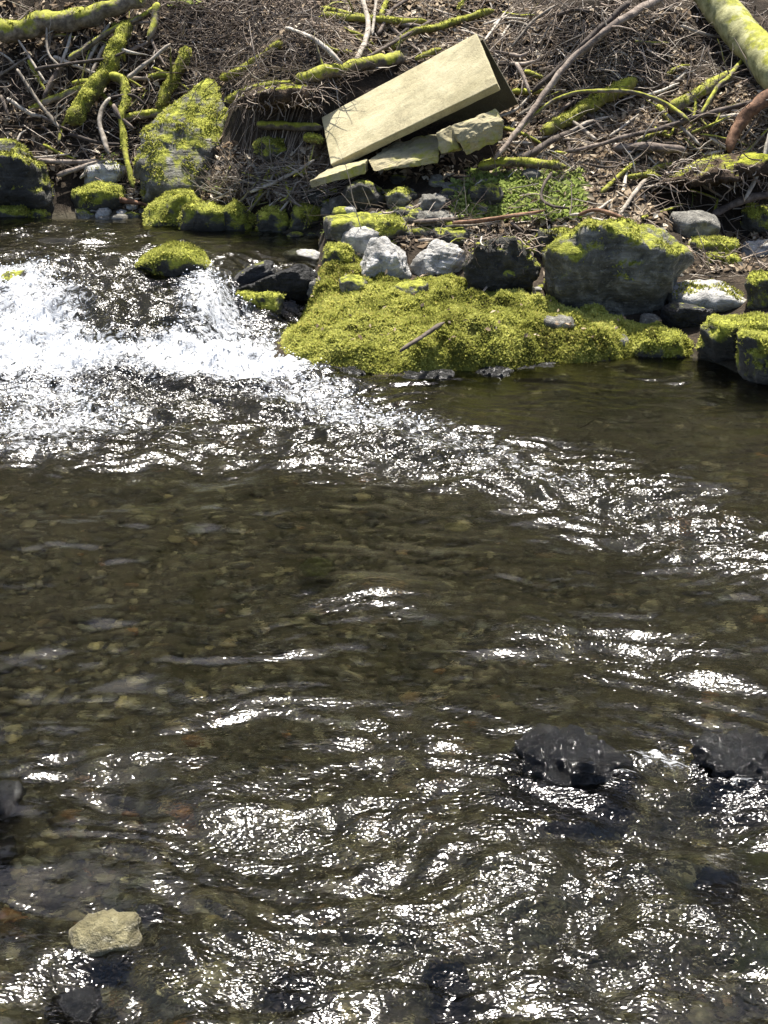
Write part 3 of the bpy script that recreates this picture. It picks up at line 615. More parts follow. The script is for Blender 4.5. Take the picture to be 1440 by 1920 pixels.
 ('rock', 'green algae covered stone under water at the right edge', (1370, 1640, 1490, 1700), dict(mat='algae', thick=.14, z=-.14)),
 ('rock', 'long green algae covered stone under water at the lower right', (1215, 1690, 1320, 1740), dict(mat='algae', thick=.14, z=-.14)),
 ('rock', 'green algae covered stone under water in the bottom right corner', (1340, 1800, 1490, 1870), dict(mat='algae', thick=.14, z=-.14)),
 ('rock', 'pale brown submerged rock in the middle of the stream', (560, 1088, 640, 1108), dict(mat='algae', thick=.09, z=-.12)),
 ('rock', 'small orange submerged stone in the middle of the stream', (828, 1014, 882, 1026), dict(mat='tan', thick=.05, z=-.12)),
]
RO = {}
for nm, lb, ol, kw in ROCKS: RO[lb] = rock(nm, lb, ol, **kw)
# wet black stones along the foot of the moss bank
edge = [(585, 690), (625, 694), (668, 700), (712, 698), (752, 702), (800, 704), (845, 700), (885, 702), (925, 698), (965, 690), (1010, 684), (1055, 678), (1100, 670), (1145, 666), (1190, 668), (1235, 664), (1275, 662)]
ORD = ['first', 'second', 'third', 'fourth', 'fifth', 'sixth', 'seventh', 'eighth', 'ninth', 'tenth', 'eleventh', 'twelfth', 'thirteenth', 'fourteenth', 'fifteenth', 'sixteenth', 'last']
for i, (x, y) in enumerate(edge):
    r = np.random.default_rng(900 + i); w = r.uniform(26, 62); hh = r.uniform(9, 17) if x < 980 else r.uniform(6, 11); y += 5
    rock('rock', ('wet black stone, %s from the left in the row under the moss bank' % ORD[i]) if i < 17 else 'wet black stone, %s from the left in the front row at the waterline' % ORD[i - 17], (x - w, y - hh, x + w, y + hh * .7), z=-.02, mat='wet', thick=.09, sub=4, soft=40, amp=.2, layers=.1, freq=3.0, group='black stones along the foot of the moss bank')
# rocks that break through the moss carpet
POKE = [('pale grey rock showing through the upper left of the moss carpet', (630, 515, 690, 548), 'grey_moss', .05), ('grey rock breaking the crest of the moss carpet below the white slab', (742, 526, 812, 556), 'grey_moss', .04),
        ('grey rock at the right of the moss carpet under the largest boulder', (1010, 590, 1085, 612), 'grey', .03)]
for lb, bx, mt, fwd in POKE:
    Yp = float(hit((bx[0] + bx[2]) / 2, bx[3])[0, 1]) - fwd
    rock('rock', lb, bx, Y=Yp, mat=mt, thick=.1, sub=4)
# rocks of the bank just beside the picture
for i, (bx, mt, lb) in enumerate([((1500, 560, 1620, 680), 'green', 'mossy rock on the waterside beyond the right edge'), ((1600, 640, 1740, 735), 'dark_moss', 'dark rock at the waterline beyond the right edge'), ((1480, 440, 1600, 540), 'grey_moss', 'grey rock on the bank beyond the right edge'), ((1640, 480, 1800, 600), 'grey', 'broad grey rock on the bank beyond the right edge'),
                                  ((-220, 330, -95, 412), 'green', 'mossy rock on the upper shore beyond the left edge'), ((-380, 350, -240, 416), 'grey_moss', 'grey rock on the upper shore beyond the left edge')]):
    rock('rock', lb, bx, mat=mt, moss=9000 if mt == 'green' else 3000)
# small shore stones that fill the gaps
r = np.random.default_rng(5)
for x0, y0, x1, y1, n, mats in ((150, 370, 265, 412, 26, ('grey', 'grey', 'white', 'grey_moss')), (480, 438, 590, 488, 30, ('grey', 'white', 'grey', 'dark_moss')), (620, 375, 900, 480, 60, ('grey', 'dark_moss', 'grey_moss', 'green', 'white')), (1000, 470, 1440, 620, 26, ('grey', 'dark_moss', 'white', 'green')), (560, 350, 720, 430, 30, ('green', 'grey_moss', 'grey')), (700, 330, 1000, 400, 24, ('grey', 'dark_moss', 'grey_moss'))):
    for k in range(n):
        x, y = r.uniform(x0, x1), r.uniform(y0, y1); w = r.uniform(7, 22) if y < 480 else r.uniform(7, 14); hh = w * r.uniform(.4, .75)
        mt = mats[r.integers(len(mats))]
        where = 'on the left shore' if x < 300 else 'in the inlet by the black wedge' if x < 600 and y > 430 else 'under the slab end' if x < 720 and y < 400 else 'near the white boulder' if x < 900 and y > 400 else 'below the green plants' if x < 1000 else 'around the largest boulder' if x < 1290 else 'by the right stack'
        rock('stone', '%s %s loose stone %s' % (('tiny', 'small', 'medium')[int(w > 11) + int(w > 17)], {'grey': 'grey', 'white': 'pale', 'grey_moss': 'moss flecked', 'dark_moss': 'dark', 'green': 'moss covered'}[mt], where), (x - w, y - hh, x + w, y + hh), mat=mt, sub=2, soft=20, amp=.08, cat='stone', group='small loose stones of the far bank')

# ------------------------------------------------------------------ concrete slabs
def slab(name, label, pts, planes_mat, bev=.008, seed=0, rough=.004):
    P = np.array(pts, float); c = P.mean(0); c[2] = P[:, 2].min()
    bm = bmesh.new()
    for p in P - c: bm.verts.new(p)
    bmesh.ops.convex_hull(bm, input=bm.verts[:]); bmesh.ops.dissolve_limit(bm, angle_limit=.06, verts=bm.verts[:], edges=bm.edges[:])
    bmesh.ops.bevel(bm, geom=bm.edges[:], offset=bev, segments=2, affect='EDGES', profile=.6)
    bmesh.ops.triangulate(bm, faces=bm.faces[:])
    for _ in range(4):
        es = [e for e in bm.edges if e.calc_length() > .03]
        if es: bmesh.ops.subdivide_edges(bm, edges=es, cuts=1); bmesh.ops.triangulate(bm, faces=[f for f in bm.faces if len(f.verts) > 3])
    V = np.array([v.co[:] for v in bm.verts]); N_ = np.array([v.normal[:] for v in bm.verts]); bm.normal_update()
    d = rough * fbm(V * 14 + seed, 4, .6)
    for v, k in zip(bm.verts, d): v.co += v.normal * float(k)
    me = bpy.data.meshes.new(name); bm.to_mesh(me); bm.free()
    o = obj(name, me, M[planes_mat], loc=c); tag(o, label, 'concrete slab'); return o
A_, B_, C_, D_ = at_y(603, 220, 10.26), at_y(893, 62, 10.08), at_y(932, 157, 9.68), at_y(620, 308, 9.86)
nrm_ = np.cross(C_ - D_, A_ - D_); nrm_ /= np.linalg.norm(nrm_); inw = -nrm_ * .062 if nrm_[2] > 0 else nrm_ * .062
main = slab('concrete_slab', 'large tilted yellowish concrete slab propped on the far bank', [p for p in (A_, B_, C_, D_)] + [p + inw for p in (A_, B_, C_, D_)], 'concrete', .005, 1, .002)
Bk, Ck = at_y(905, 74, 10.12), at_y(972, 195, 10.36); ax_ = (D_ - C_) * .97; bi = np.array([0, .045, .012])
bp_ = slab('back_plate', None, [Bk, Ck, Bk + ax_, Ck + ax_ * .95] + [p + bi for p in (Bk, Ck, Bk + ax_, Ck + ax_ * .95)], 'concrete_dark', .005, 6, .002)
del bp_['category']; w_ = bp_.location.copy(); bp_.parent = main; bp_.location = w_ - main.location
P_ = lambda px, py, Y: at_y(px, py, Y + .16)
slab('concrete_slab', 'flat broken concrete slab lying under the large tilted slab', [P_(690, 300, 9.62), P_(735, 268, 9.85), P_(828, 248, 9.85), P_(822, 292, 9.5), P_(700, 322, 9.5), P_(820, 305, 9.5), P_(740, 285, 9.9), P_(830, 265, 9.9)], 'concrete_moss', .004, 2, .012)
slab('concrete_slab', 'narrow dark edged concrete slab at the lower left of the large slab', [P_(582, 340, 9.5), P_(612, 318, 9.7), P_(690, 296, 9.7), P_(684, 306, 9.45), P_(584, 352, 9.5), P_(684, 326, 9.45), P_(612, 338, 9.75), P_(690, 316, 9.75)], 'concrete_moss', .004, 3, .008)
slab('concrete_slab', 'upright broken concrete block under the right end of the large slab', [P_(818, 250, 9.45), P_(845, 236, 9.5), P_(862, 278, 9.42), P_(826, 290, 9.42), P_(822, 246, 9.62), P_(850, 238, 9.65), P_(866, 282, 9.6)], 'concrete_moss', .004, 4, .010)
slab('concrete_slab', 'cracked concrete piece with dark broken edge supporting the large slab', [P_(846, 236, 9.42), P_(928, 205, 9.5), P_(944, 226, 9.38), P_(862, 268, 9.36), P_(875, 290, 9.4), P_(942, 262, 9.4), P_(850, 250, 9.7), P_(935, 222, 9.75)], 'concrete_moss', .004, 5, .013)

# ------------------------------------------------------------------ branches and logs
def tube(P, R, sides=8, seed=0, lump=0.0, cap=True):
    P = np.asarray(P, float); n = len(P); T = np.gradient(P, axis=0); T /= np.linalg.norm(T, axis=1)[:, None] + 1e-9
    ref = np.array([0.13, -0.2, 1.0]) if abs(T[:, 2]).mean() < .8 else np.array([1.0, .1, 0.1])
    U = np.cross(T, ref); U /= np.linalg.norm(U, axis=1)[:, None] + 1e-9; Vv = np.cross(T, U)
    a = np.arange(sides) * 2 * math.pi / sides
    rr = np.asarray(R, float)[:, None] * np.ones(sides)[None]
    if lump: rr = rr * (1 + lump * fbm(np.stack([P[:, 0:1] * 9 + np.cos(a)[None] * .8 + seed, P[:, 1:2] * 9 + np.sin(a)[None] * .8, P[:, 2:3] * 9 + 0 * a[None]], -1), 3))
    X = P[:, None] + rr[..., None] * (np.cos(a)[None, :, None] * U[:, None] + np.sin(a)[None, :, None] * Vv[:, None])
    V = X.reshape(-1, 3); i = np.arange(n - 1)[:, None] * sides; j = np.arange(sides)[None]; k = (j + 1) % sides
    q = np.stack([i + j, i + k, i + sides + k, i + sides + j], -1).reshape(-1, 4)
    F = np.concatenate([q[:, [0, 1, 2]], q[:, [0, 2, 3]]])
    if cap:
        V = np.concatenate([V, P[:1], P[-1:]]); c0, c1 = len(V) - 2, len(V) - 1; jj = np.arange(sides); kk = (jj + 1) % sides; b = (n - 1) * sides
        F = np.concatenate([F, np.stack([np.full(sides, c0), kk, jj], -1), np.stack([np.full(sides, c1), b + jj, b + kk], -1)])
    return V, F
def smooth_path(P, n):
    P = np.asarray(P, float); s = np.r_[0, np.cumsum(np.linalg.norm(np.diff(P, axis=0), axis=1))]
    if len(P) == 2: q = np.linspace(0, s[-1], n); return np.stack([np.interp(q, s, P[:, k]) for k in range(3)], 1)
    E = np.concatenate([[2 * P[0] - P[1]], P, [2 * P[-1] - P[-2]]]); out = []
    for q in np.linspace(0, s[-1], n):
        k = min(max(np.searchsorted(s, q, 'right') - 1, 0), len(P) - 2); t = (q - s[k]) / (s[k + 1] - s[k] + 1e-9)
        p0, p1, p2, p3 = E[k:k + 4]
        out.append(.5 * ((2 * p1) + (-p0 + p2) * t + (2 * p0 - 5 * p1 + 4 * p2 - p3) * t * t + (-p0 + 3 * p1 - 3 * p2 + p3) * t ** 3))
    return np.array(out)
BR = [0]
def branch(name, label, px, w0, w1, mat='wood', off=.05, moss=0, twigs=0, cat='branch', group=None, jit=.35, thr=.1, lift=None, sides=9):
    """a limb lying along the bank; px = where it shows, w = thickness in photo pixels, off = how far in front of the ground"""
    BR[0] += 1; s = BR[0]; r = np.random.default_rng(3000 + s)
    px = np.array(px, float); H = hit(px[:, 0], px[:, 1])
    # one smooth distance along the limb so it does not follow every bump
    y = H[:, 1].copy()
    if len(y) > 2:
        t = np.linspace(0, 1, len(y)); k = np.polyfit(t, y, 1); y = np.minimum(y, .65 * np.polyval(k, t) + .35 * y)
    y = y - off - .04
    if lift is not None: y = y - np.interp(np.linspace(0, 1, len(y)), np.linspace(0, 1, len(lift)), lift)
    P = at_y(px[:, 0], px[:, 1], y)
    ln = np.linalg.norm(np.diff(P, axis=0), axis=1).sum(); n = int(np.clip(ln / .03, 6, 60))
    P = smooth_path(P, n); R = np.linspace(w0, w1, n) / 2 * 1.12 * P[:, 1] / FPX
    P = P + jit * R[:, None] * np.stack([perlin(np.c_[np.arange(n) * .23 + s, np.full(n, k * 5.1)]) for k in range(3)], 1)
    R[-1] *= .35; R[-2] *= .8; R[0] *= .6
    V, F = tube(P, R, sides if w0 < 40 else 20, s, .3 if w0 < 40 else .07)
    c = P[0]; o = obj(name, mesh_np(name, V - c, F), M[mat], loc=c); tag(o, label, cat, group)
    if moss:
        tf = tufts(V, F, moss, .008, .018, thr=thr + .25, seed=s, nfreq=8, tbase=.55)
        if tf is not None: obj('moss', mesh_np('moss', tf[0] - c, tf[1], False, tf[2]), M['moss'], o)['kind'] = 'stuff'
    for k in range(twigs):
        q = r.integers(int(n * .15), n); T = P[min(q + 1, n - 1)] - P[q - 1]; T /= np.linalg.norm(T) + 1e-9
        d = T * r.uniform(.2, .9) * r.choice([-1, 1, 1]) + r.normal(size=3) * .55 + np.array([0, -.1, .45]); d /= np.linalg.norm(d); L_ = r.uniform(.1, .34)
        tp = [P[q]]
        for j in range(6): d = d + r.normal(size=3) * .16; d /= np.linalg.norm(d); tp.append(tp[-1] + d * L_ / 6)
        tv, tf_ = tube(tp, np.linspace(max(R[q] * .4, .0035), .0018, 7), 5)
        obj('twig', mesh_np('twig', tv - c, tf_), M['wood_pale' if r.random() < .4 else mat], o)
    return o
BRANCHES = [
 ('log', 'thick dark fallen log with mossy top in the upper left corner', [(-20, 58), (60, 50), (150, 34), (270, -4)], 34, 30, dict(mat='wood_moss', moss=5000, off=.12, thr=.5, cat='log')),
 ('branch', 'thickest bright moss covered limb slanting down left of the tall boulder', [(236, 40), (222, 85), (206, 125), (172, 172), (132, 232)], 22, 30, dict(mat='wood_green', moss=16000, off=.14, thr=-.5, twigs=2)),
 ('branch', 'forked mossy limb hooking down from the thick mossy limb', [(206, 138), (230, 152), (237, 180), (229, 215), (232, 262), (238, 305), (251, 352)], 16, 8, dict(mat='wood_green', moss=9000, off=.17, thr=0)),
 ('branch', 'mossy brown limb running left from the thick mossy limb', [(168, 165), (110, 182), (56, 204)], 13, 10, dict(mat='wood_moss', moss=8000, off=.1, thr=.1)),
 ('branch', 'short mossy leaning snag above the tall boulder', [(351, 92), (336, 130), (316, 168), (297, 208)], 17, 19, dict(mat='wood_green', moss=16000, off=.1, thr=-.4, twigs=1)),
 ('branch', 'grey branch rising to the top from the left thicket', [(128, 112), (212, 55), (256, 36), (296, 8)], 9, 7, dict(mat='wood_moss', off=.1, twigs=3)),
 ('branch', 'slim curved branch crossing the thick mossy limb', [(66, 130), (150, 117), (200, 110), (236, 96)], 7, 4, dict(mat='wood_dark', off=.2)),
 ('branch', 'short brown limb leaning in the left thicket', [(118, 122), (98, 152), (80, 186)], 10, 9, dict(mat='wood', off=.1)),
 ('branch', 'pale bent branch hanging left of the tall boulder', [(206, 184), (190, 206), (189, 242), (204, 290)], 8, 8, dict(mat='wood_pale', off=.2)),
 ('branch', 'short brown branch pointing at the tall boulder', [(212, 196), (222, 216), (251, 241)], 8, 7, dict(mat='wood', off=.22)),
 ('branch', 'dark thin branch reaching right above the tall boulder foot', [(206, 182), (248, 178), (276, 200)], 5, 4, dict(mat='wood_dark', off=.2)),
 ('branch', 'dark horizontal twig low in the left thicket', [(128, 250), (178, 266), (232, 272)], 6, 5, dict(mat='wood_dark', off=.14)),
 ('branch', 'long pale twig bending down the left thicket', [(32, 130), (60, 173), (82, 204), (112, 242)], 5, 6, dict(mat='wood_pale', off=.14, twigs=3)),
 ('branch', 'pale straight twig high in the left thicket', [(35, 75), (60, 115), (86, 156)], 4, 4, dict(mat='wood_pale', off=.14, twigs=1)),
 ('branch', 'forked pale twig standing in the left thicket', [(88, 50), (91, 100), (114, 126)], 4, 4, dict(mat='wood_pale', off=.16, twigs=2)),
 ('branch', 'lichen grey upright stick near the top left', [(297, 8), (288, 45), (279, 78)], 13, 11, dict(mat='wood_moss', off=.08)),
 ('branch', 'straight pale branch leaning up towards the short mossy snag', [(238, 148), (280, 115), (320, 82)], 7, 6, dict(mat='wood_pale', off=.14)),
 ('branch', 'pinkish stick lying flat on the left shore', [(70, 302), (130, 304), (188, 302)], 9, 7, dict(mat='wood', off=.05)),
 ('branch', 'grey stick slanting on the left shore', [(108, 330), (145, 316), (186, 303)], 9, 7, dict(mat='wood', off=.07)),
 ('branch', 'reddish stick on the stones before the tall boulder', [(214, 372), (255, 380), (296, 390)], 9, 6, dict(mat='wood_red', off=.06)),
 ('log', 'mossy log lying behind the tall boulder', [(236, 222), (280, 214), (326, 212)], 14, 13, dict(mat='wood_moss', moss=6000, off=.05, cat='log')),
 ('branch', 'mossy stub behind the thick mossy limb', [(136, 156), (160, 154), (186, 156)], 9, 9, dict(mat='wood_green', off=.06)),
 ('branch', 'bright mossy branch rising right from the tall boulder', [(418, 150), (470, 122), (526, 82)], 13, 14, dict(mat='wood_green', moss=14000, off=.1, thr=-.3)),
 ('branch', 'mossy branch running from the tall boulder to the grey log', [(428, 190), (468, 168), (545, 155)], 12, 13, dict(mat='wood_green', moss=9000, off=.12, thr=0)),
 ('log', 'lichen grey log lying above the concrete slab', [(556, 150), (632, 131), (700, 117), (760, 110)], 22, 24, dict(mat='wood_moss', off=.1, cat='log', twigs=2)),
 ('branch', 'pale arched branch dropping to the grey log', [(536, 52), (580, 68), (612, 92), (642, 120)], 6, 8, dict(mat='wood_pale', off=.16, twigs=2)),
 ('branch', 'pale wavy stem standing above the grey log', [(680, -4), (690, 42), (685, 80), (666, 114)], 8, 9, dict(mat='wood_pale', off=.12)),
 ('branch', 'thin upright stem at the top centre', [(706, -4), (702, 30), (698, 66)], 5, 5, dict(mat='wood_pale', off=.12)),
 ('branch', 'mossy horizontal limb along the top centre', [(606, 30), (700, 36), (800, 40)], 12, 9, dict(mat='wood_green', moss=8000, off=.08, thr=.1)),
 ('branch', 'long mossy limb sloping up behind the concrete slab', [(736, 90), (772, 62), (832, 47), (924, 20)], 9, 12, dict(mat='wood_green', moss=9000, off=.1, thr=0)),
 ('branch', 'dark straight stick above the grey log', [(690, 108), (745, 75), (812, 38)], 6, 5, dict(mat='wood_dark', off=.12)),
 ('branch', 'short mossy stub touching the top of the concrete slab', [(780, 112), (826, 90)], 9, 10, dict(mat='wood_green', moss=9000, off=.1, thr=-.1)),
 ('log', 'dim mossy log in the hollow left of the concrete slab', [(484, 232), (545, 237), (604, 240)], 14, 14, dict(mat='wood_moss', off=.04, cat='log')),
 ('branch', 'bright mossy log end beside the left edge of the concrete slab', [(568, 256), (606, 264)], 14, 15, dict(mat='wood_green', moss=12000, off=.06, thr=-.3)),
 ('branch', 'long grey pole slanting from the top right to the concrete slab', [(1240, -4), (1162, 40), (1084, 101), (1031, 161), (994, 214), (928, 298)], 14, 8, dict(mat='wood', off=.2, twigs=2)),
 ('branch', 'dark pole parallel above the long grey pole', [(1180, 4), (1105, 72), (1052, 125), (996, 174)], 10, 8, dict(mat='wood_dark', off=.16)),
 ('branch', 'slender arched branch over the mossy log at right', [(958, 264), (1008, 210), (1060, 179), (1125, 170), (1190, 174), (1245, 193), (1292, 226)], 5, 8, dict(mat='wood_moss', off=.2)),
 ('log', 'straight yellow moss covered log right of the concrete slab', [(1020, 248), (1085, 210), (1190, 150)], 20, 24, dict(mat='wood_green', moss=12000, off=.08, thr=-.1, cat='log')),
 ('log', 'greyish mossy log below the leaning trunk', [(1258, 204), (1300, 180), (1378, 138)], 22, 20, dict(mat='wood_moss', moss=6000, off=.06, thr=.2, cat='log')),
 ('branch', 'bent branch rising towards the leaning trunk', [(1314, 216), (1345, 166), (1364, 146), (1392, 112)], 8, 7, dict(mat='wood_moss', off=.14, twigs=1)),
 ('branch', 'long thin branch sweeping across the right bank', [(1062, 284), (1110, 276), (1165, 258), (1220, 246), (1275, 230), (1350, 206), (1424, 190)], 7, 8, dict(mat='wood', off=.12, twigs=3)),
 ('branch', 'short pale stick across the foot of the straight mossy log', [(1064, 222), (1092, 242), (1118, 262)], 6, 8, dict(mat='wood_pale', off=.1)),
 ('branch', 'slim stick pointing down right below the arched branch', [(1250, 214), (1282, 244), (1314, 274)], 6, 6, dict(mat='wood_pale', off=.1)),
 ('log', 'pale smooth leaning trunk crossing the upper right corner', [(1318, -30), (1385, 55), (1470, 155)], 54, 58, dict(mat='bark_pale', off=.3, cat='log', jit=.1)),
 ('root', 'reddish curved root at the right edge', [(1450, 176), (1410, 205), (1380, 245), (1366, 284)], 26, 16, dict(mat='wood_red', off=.12, cat='root')),
 ('branch', 'pale stick hanging down at the right edge', [(1446, 244), (1428, 310), (1396, 374)], 8, 7, dict(mat='wood_pale', off=.2)),
 ('log', 'dark mossy log lying between slab rubble and plants', [(896, 312), (970, 302), (1060, 314)], 16, 13, dict(mat='wood_moss', moss=5000, off=.08, cat='log')),
 ('branch', 'dark branch rising from the log beside the plants', [(980, 298), (1026, 268), (1072, 246)], 12, 9, dict(mat='wood_dark', off=.1)),
 ('log', 'decayed grey brown log on the right bank litter', [(1148, 276), (1210, 276), (1286, 282)], 16, 13, dict(mat='wood', off=.06, cat='log')),
 ('log', 'mossy log roofing the dark hollow at right', [(1262, 342), (1310, 318), (1366, 304)], 26, 30, dict(mat='wood_moss', moss=5000, off=.1, thr=.4, cat='log')),
 ('branch', 'curled dark twig among the green plants', [(1034, 324), (1018, 350), (1016, 372), (1036, 386), (1068, 390)], 5, 5, dict(mat='wood_dark', off=.12)),
 ('branch', 'straight pale stick leaning above the largest boulder', [(1158, 408), (1184, 370), (1212, 336)], 6, 8, dict(mat='wood_pale', off=.12)),
 ('branch', 'orange peeled branch on top of the largest boulder', [(1084, 404), (1112, 393), (1145, 400), (1180, 414)], 7, 6, dict(mat='wood_red', off=.22)),
 ('branch', 'long reddish stick below the green plants', [(848, 418), (930, 410), (1022, 394)], 7, 6, dict(mat='wood_red', off=.08)),
 ('log', 'grey fallen pole at the right edge above the mossy rock', [(1336, 402), (1390, 378), (1450, 360)], 12, 14, dict(mat='wood', off=.12, cat='log')),
 ('branch', 'dark brown stick lying across the moss bank', [(750, 660), (790, 632), (832, 604)], 7, 8, dict(mat='wood_dark', off=.26, jit=.6)),
 ('branch', 'thin hanging root twig before the dark overhanging rock', [(904, 550), (930, 512), (940, 470)], 4, 3, dict(mat='wood', off=.2)),
 ('branch', 'bare stick lying on the twigs above the shore row', [(470, 360), (540, 330), (590, 300)], 6, 5, dict(mat='wood_pale', off=.08, twigs=2)),
 ('branch', 'thin stick fanned up left of the narrow slab', [(500, 372), (512, 330), (525, 300)], 5, 4, dict(mat='wood_pale', off=.08, twigs=1)),
 ('branch', 'pair of thin sticks by the upper end of the slab, lower one', [(908, 78), (950, 20)], 4, 4, dict(mat='wood_pale', off=.1)),
 ('branch', 'thin pale stick right of the slab top pointing up', [(960, 88), (1000, 40), (1046, 8)], 5, 5, dict(mat='wood_pale', off=.1)),
 ('branch', 'short mossy stick right of the slab end', [(984, 134), (1018, 146)], 8, 9, dict(mat='wood_green', moss=7000, off=.08)),
 ('branch', 'forked grey twig right of the slab end', [(968, 118), (985, 150), (994, 178)], 7, 6, dict(mat='wood', off=.12, twigs=2)),
]
for nm, lb, px, a, b, kw in BRANCHES: branch(nm, lb, px, a, b, **kw)
# the stick standing out of the far pool
q = at_z(1082, 840, -.15); t_ = at_y(1116, 797, q[1] + .02)
V, F = tube(smooth_path([q, (q + t_) / 2 + np.array([.01, 0, .01]), t_], 10), np.linspace(.008, .004, 10), 6)
tag(obj('branch', mesh_np('branch', V - q, F), M['wood_dark'], loc=q), 'thin dark stick standing out of the pool below the moss bank', 'branch')
# loose sticks strewn over the bank
r = np.random.default_rng(21)
STICKS = [(0, 20, 330, 320, 46), (430, 290, 600, 380, 16), (960, 190, 1430, 330, 46), (1090, 330, 1430, 420, 12), (620, 0, 960, 130, 24), (960, 20, 1320, 200, 26), (260, 330, 560, 390, 14), (700, 400, 1000, 460, 8)]
for x0, y0, x1, y1, n in STICKS:
    for k in range(n):
        x, y = r.uniform(x0, x1), r.uniform(y0, y1); L_ = r.uniform(30, 95); a = r.normal(-.25, .55) if x > 600 else r.uniform(-1.3, 1.3)
        dx, dy = math.cos(a) * L_ / 2, math.sin(a) * L_ / 2; bow = r.normal() * 6
        kind = ('wood', 'wood_pale', 'wood_dark', 'wood_moss', 'wood_pale', 'wood_green')[r.integers(6)]
        w = r.uniform(2.5, 8) if kind != 'wood_green' else r.uniform(5, 11)
        tone = {'wood': 'brown', 'wood_pale': 'pale', 'wood_dark': 'dark', 'wood_moss': 'moss flecked', 'wood_green': 'moss coated'}[kind]
        size = ('short ' if L_ < 50 else 'long ' if L_ > 75 else '') + ('thin' if w < 4 else 'thick' if w > 6 else 'slim')
        lie = 'lying flat' if abs(a) < .25 else 'slanting up to the left' if a > 0 else 'slanting up to the right'
        where = ('above the left edge boulder' if x < 110 else 'around the thick mossy limb' if x < 240 else 'by the tall mossy boulder' if x < 430 else 'left of the concrete slab' if x < 620 else 'above the concrete slab' if y < 130 and x < 960
                 else 'under the long grey pole' if x < 1090 and y < 260 else 'around the green plants' if x < 1090 else 'near the straight mossy log' if y < 230 and x < 1250 else 'below the leaning trunk' if y < 230 else 'above the largest boulder' if x < 1270 else 'by the dark hollow at right')
        branch('stick', '%s %s stick %s %s' % (size, tone, lie, where), [(x - dx, y - dy), (x + bow * .3, y + bow), (x + dx, y + dy)], w, w * .7, mat=kind, off=r.uniform(.01, .07), cat='stick', group='loose sticks strewn over the far bank', sides=6, twigs=int(r.random() < .4), moss=7000 if kind == 'wood_green' else 0)

# ------------------------------------------------------------------ moss carpet of the bank
def region_tri(x0, y0, x1, y1, step=.016):
    pass
sel = (GX > -1.0) & (GX < 2.2) & (GY > 7.3) & (GY < 9.3)
def project(P):
    d = P - CAM; zf = d @ FWD; return IW / 2 + FPX * (d @ RGT) / zf, IH / 2 - FPX * (d @ UPV) / zf
MP = [(528, 640), (560, 600), (590, 540), (600, 500), (650, 470), (690, 500), (720, 530), (760, 545), (830, 530), (900, 545), (980, 575), (1060, 590), (1180, 610), (1290, 640), (1290, 665), (1180, 668), (1060, 678), (960, 688), (860, 694), (700, 694), (600, 685), (545, 660)]
cxs = np.arange(-1.1, 2.3, .018); cys = np.arange(7.3, 9.4, .018); CX, CY = np.meshgrid(cxs, cys); CZ = ground(CX, CY)
pxx, pyy = project(np.stack([CX, CY, CZ], -1).reshape(-1, 3))
ins = in_poly(pxx + 10 * perlin(np.c_[CX.ravel() * 5, CY.ravel() * 5]), pyy + 8 * perlin(np.c_[CX.ravel() * 6 + 7, CY.ravel() * 6]), MP).reshape(CX.shape)
edge_ = ins.astype(float)
for _ in range(4):
    e = np.pad(edge_, 1, mode='edge'); edge_ = (e[:-2, 1:-1] + e[2:, 1:-1] + e[1:-1, :-2] + e[1:-1, 2:] + e[1:-1, 1:-1]) / 5
Q2 = np.stack([CX, CY], -1)
CZ2 = CZ - .02 + edge_ * (.05 + .04 * fbm(Q2 * 3.2, 3) + .06 * np.abs(fbm(Q2 * 5.5, 3)) + .025 * np.abs(perlin(Q2 * 15)))
cidx = np.arange(CX.size).reshape(CX.shape); kk = edge_ > .06
kq = kk[:-1, :-1] & kk[:-1, 1:] & kk[1:, 1:] & kk[1:, :-1]
CF = np.stack([cidx[:-1, :-1], cidx[:-1, 1:], cidx[1:, 1:], cidx[1:, :-1]], -1)[kq]
CV = np.stack([CX, CY, CZ2], -1).reshape(-1, 3); us = np.unique(CF); rm = np.full(CX.size, -1); rm[us] = np.arange(len(us)); CV = CV[us]; CF = rm[CF]
tn = np.clip(.26 + .3 * fbm(CV * 4, 3), 0, .6)
carpet = obj('moss_carpet', mesh_np('moss_carpet', CV, CF, True, tn), M['moss']); tag(carpet, 'thick yellow green moss carpet covering the low bank above the pool', 'moss', None, 'stuff')
CT3 = np.concatenate([CF[:, [0, 1, 2]], CF[:, [0, 2, 3]]])
tf = tufts(CV, CT3, 42000, .009, .026, thr=-.05, seed=77, nfreq=3.5, droop=.1, tbase=.64)
tag(obj('moss_tufts', mesh_np('moss_tufts', *tf[:2], False, tf[2]), M['moss'], carpet), None, None, None, 'stuff')

# ------------------------------------------------------------------ twig tangle, leaf litter, plants
def scatter(regs, seed):
    r = np.random.default_rng(seed); out = []
    for x0, y0, x1, y1, n in regs: out.append(np.c_[r.uniform(x0, x1, n), r.uniform(y0, y1, n)])
    q = np.concatenate(out)
    q = q[~(in_poly(q[:, 0], q[:, 1], [(448, 195), (600, 190), (606, 250), (560, 290), (448, 295)]) | in_poly(q[:, 0], q[:, 1], [(1225, 345), (1350, 325), (1350, 385), (1330, 400), (1232, 402)]))]
    return hit(q[:, 0], q[:, 1]), q, r
B = Batch()
H_, q_, r = scatter([(0, 0, 420, 330, 750), (330, 0, 640, 170, 1500), (600, 0, 1000, 130, 700), (420, 312, 620, 370, 300), (430, 130, 610, 185, 150), (960, 0, 1440, 180, 800), (960, 180, 1440, 330, 420), (1000, 300, 1440, 430, 200), (880, 300, 1100, 420, 50), (250, 320, 620, 380, 260), (640, 380, 1000, 460, 130), (1280, 440, 1440, 520, 70), (1020, 20, 1230, 150, 350), (-420, 0, 0, 360, 420), (1440, 0, 1900, 430, 520)], 31)
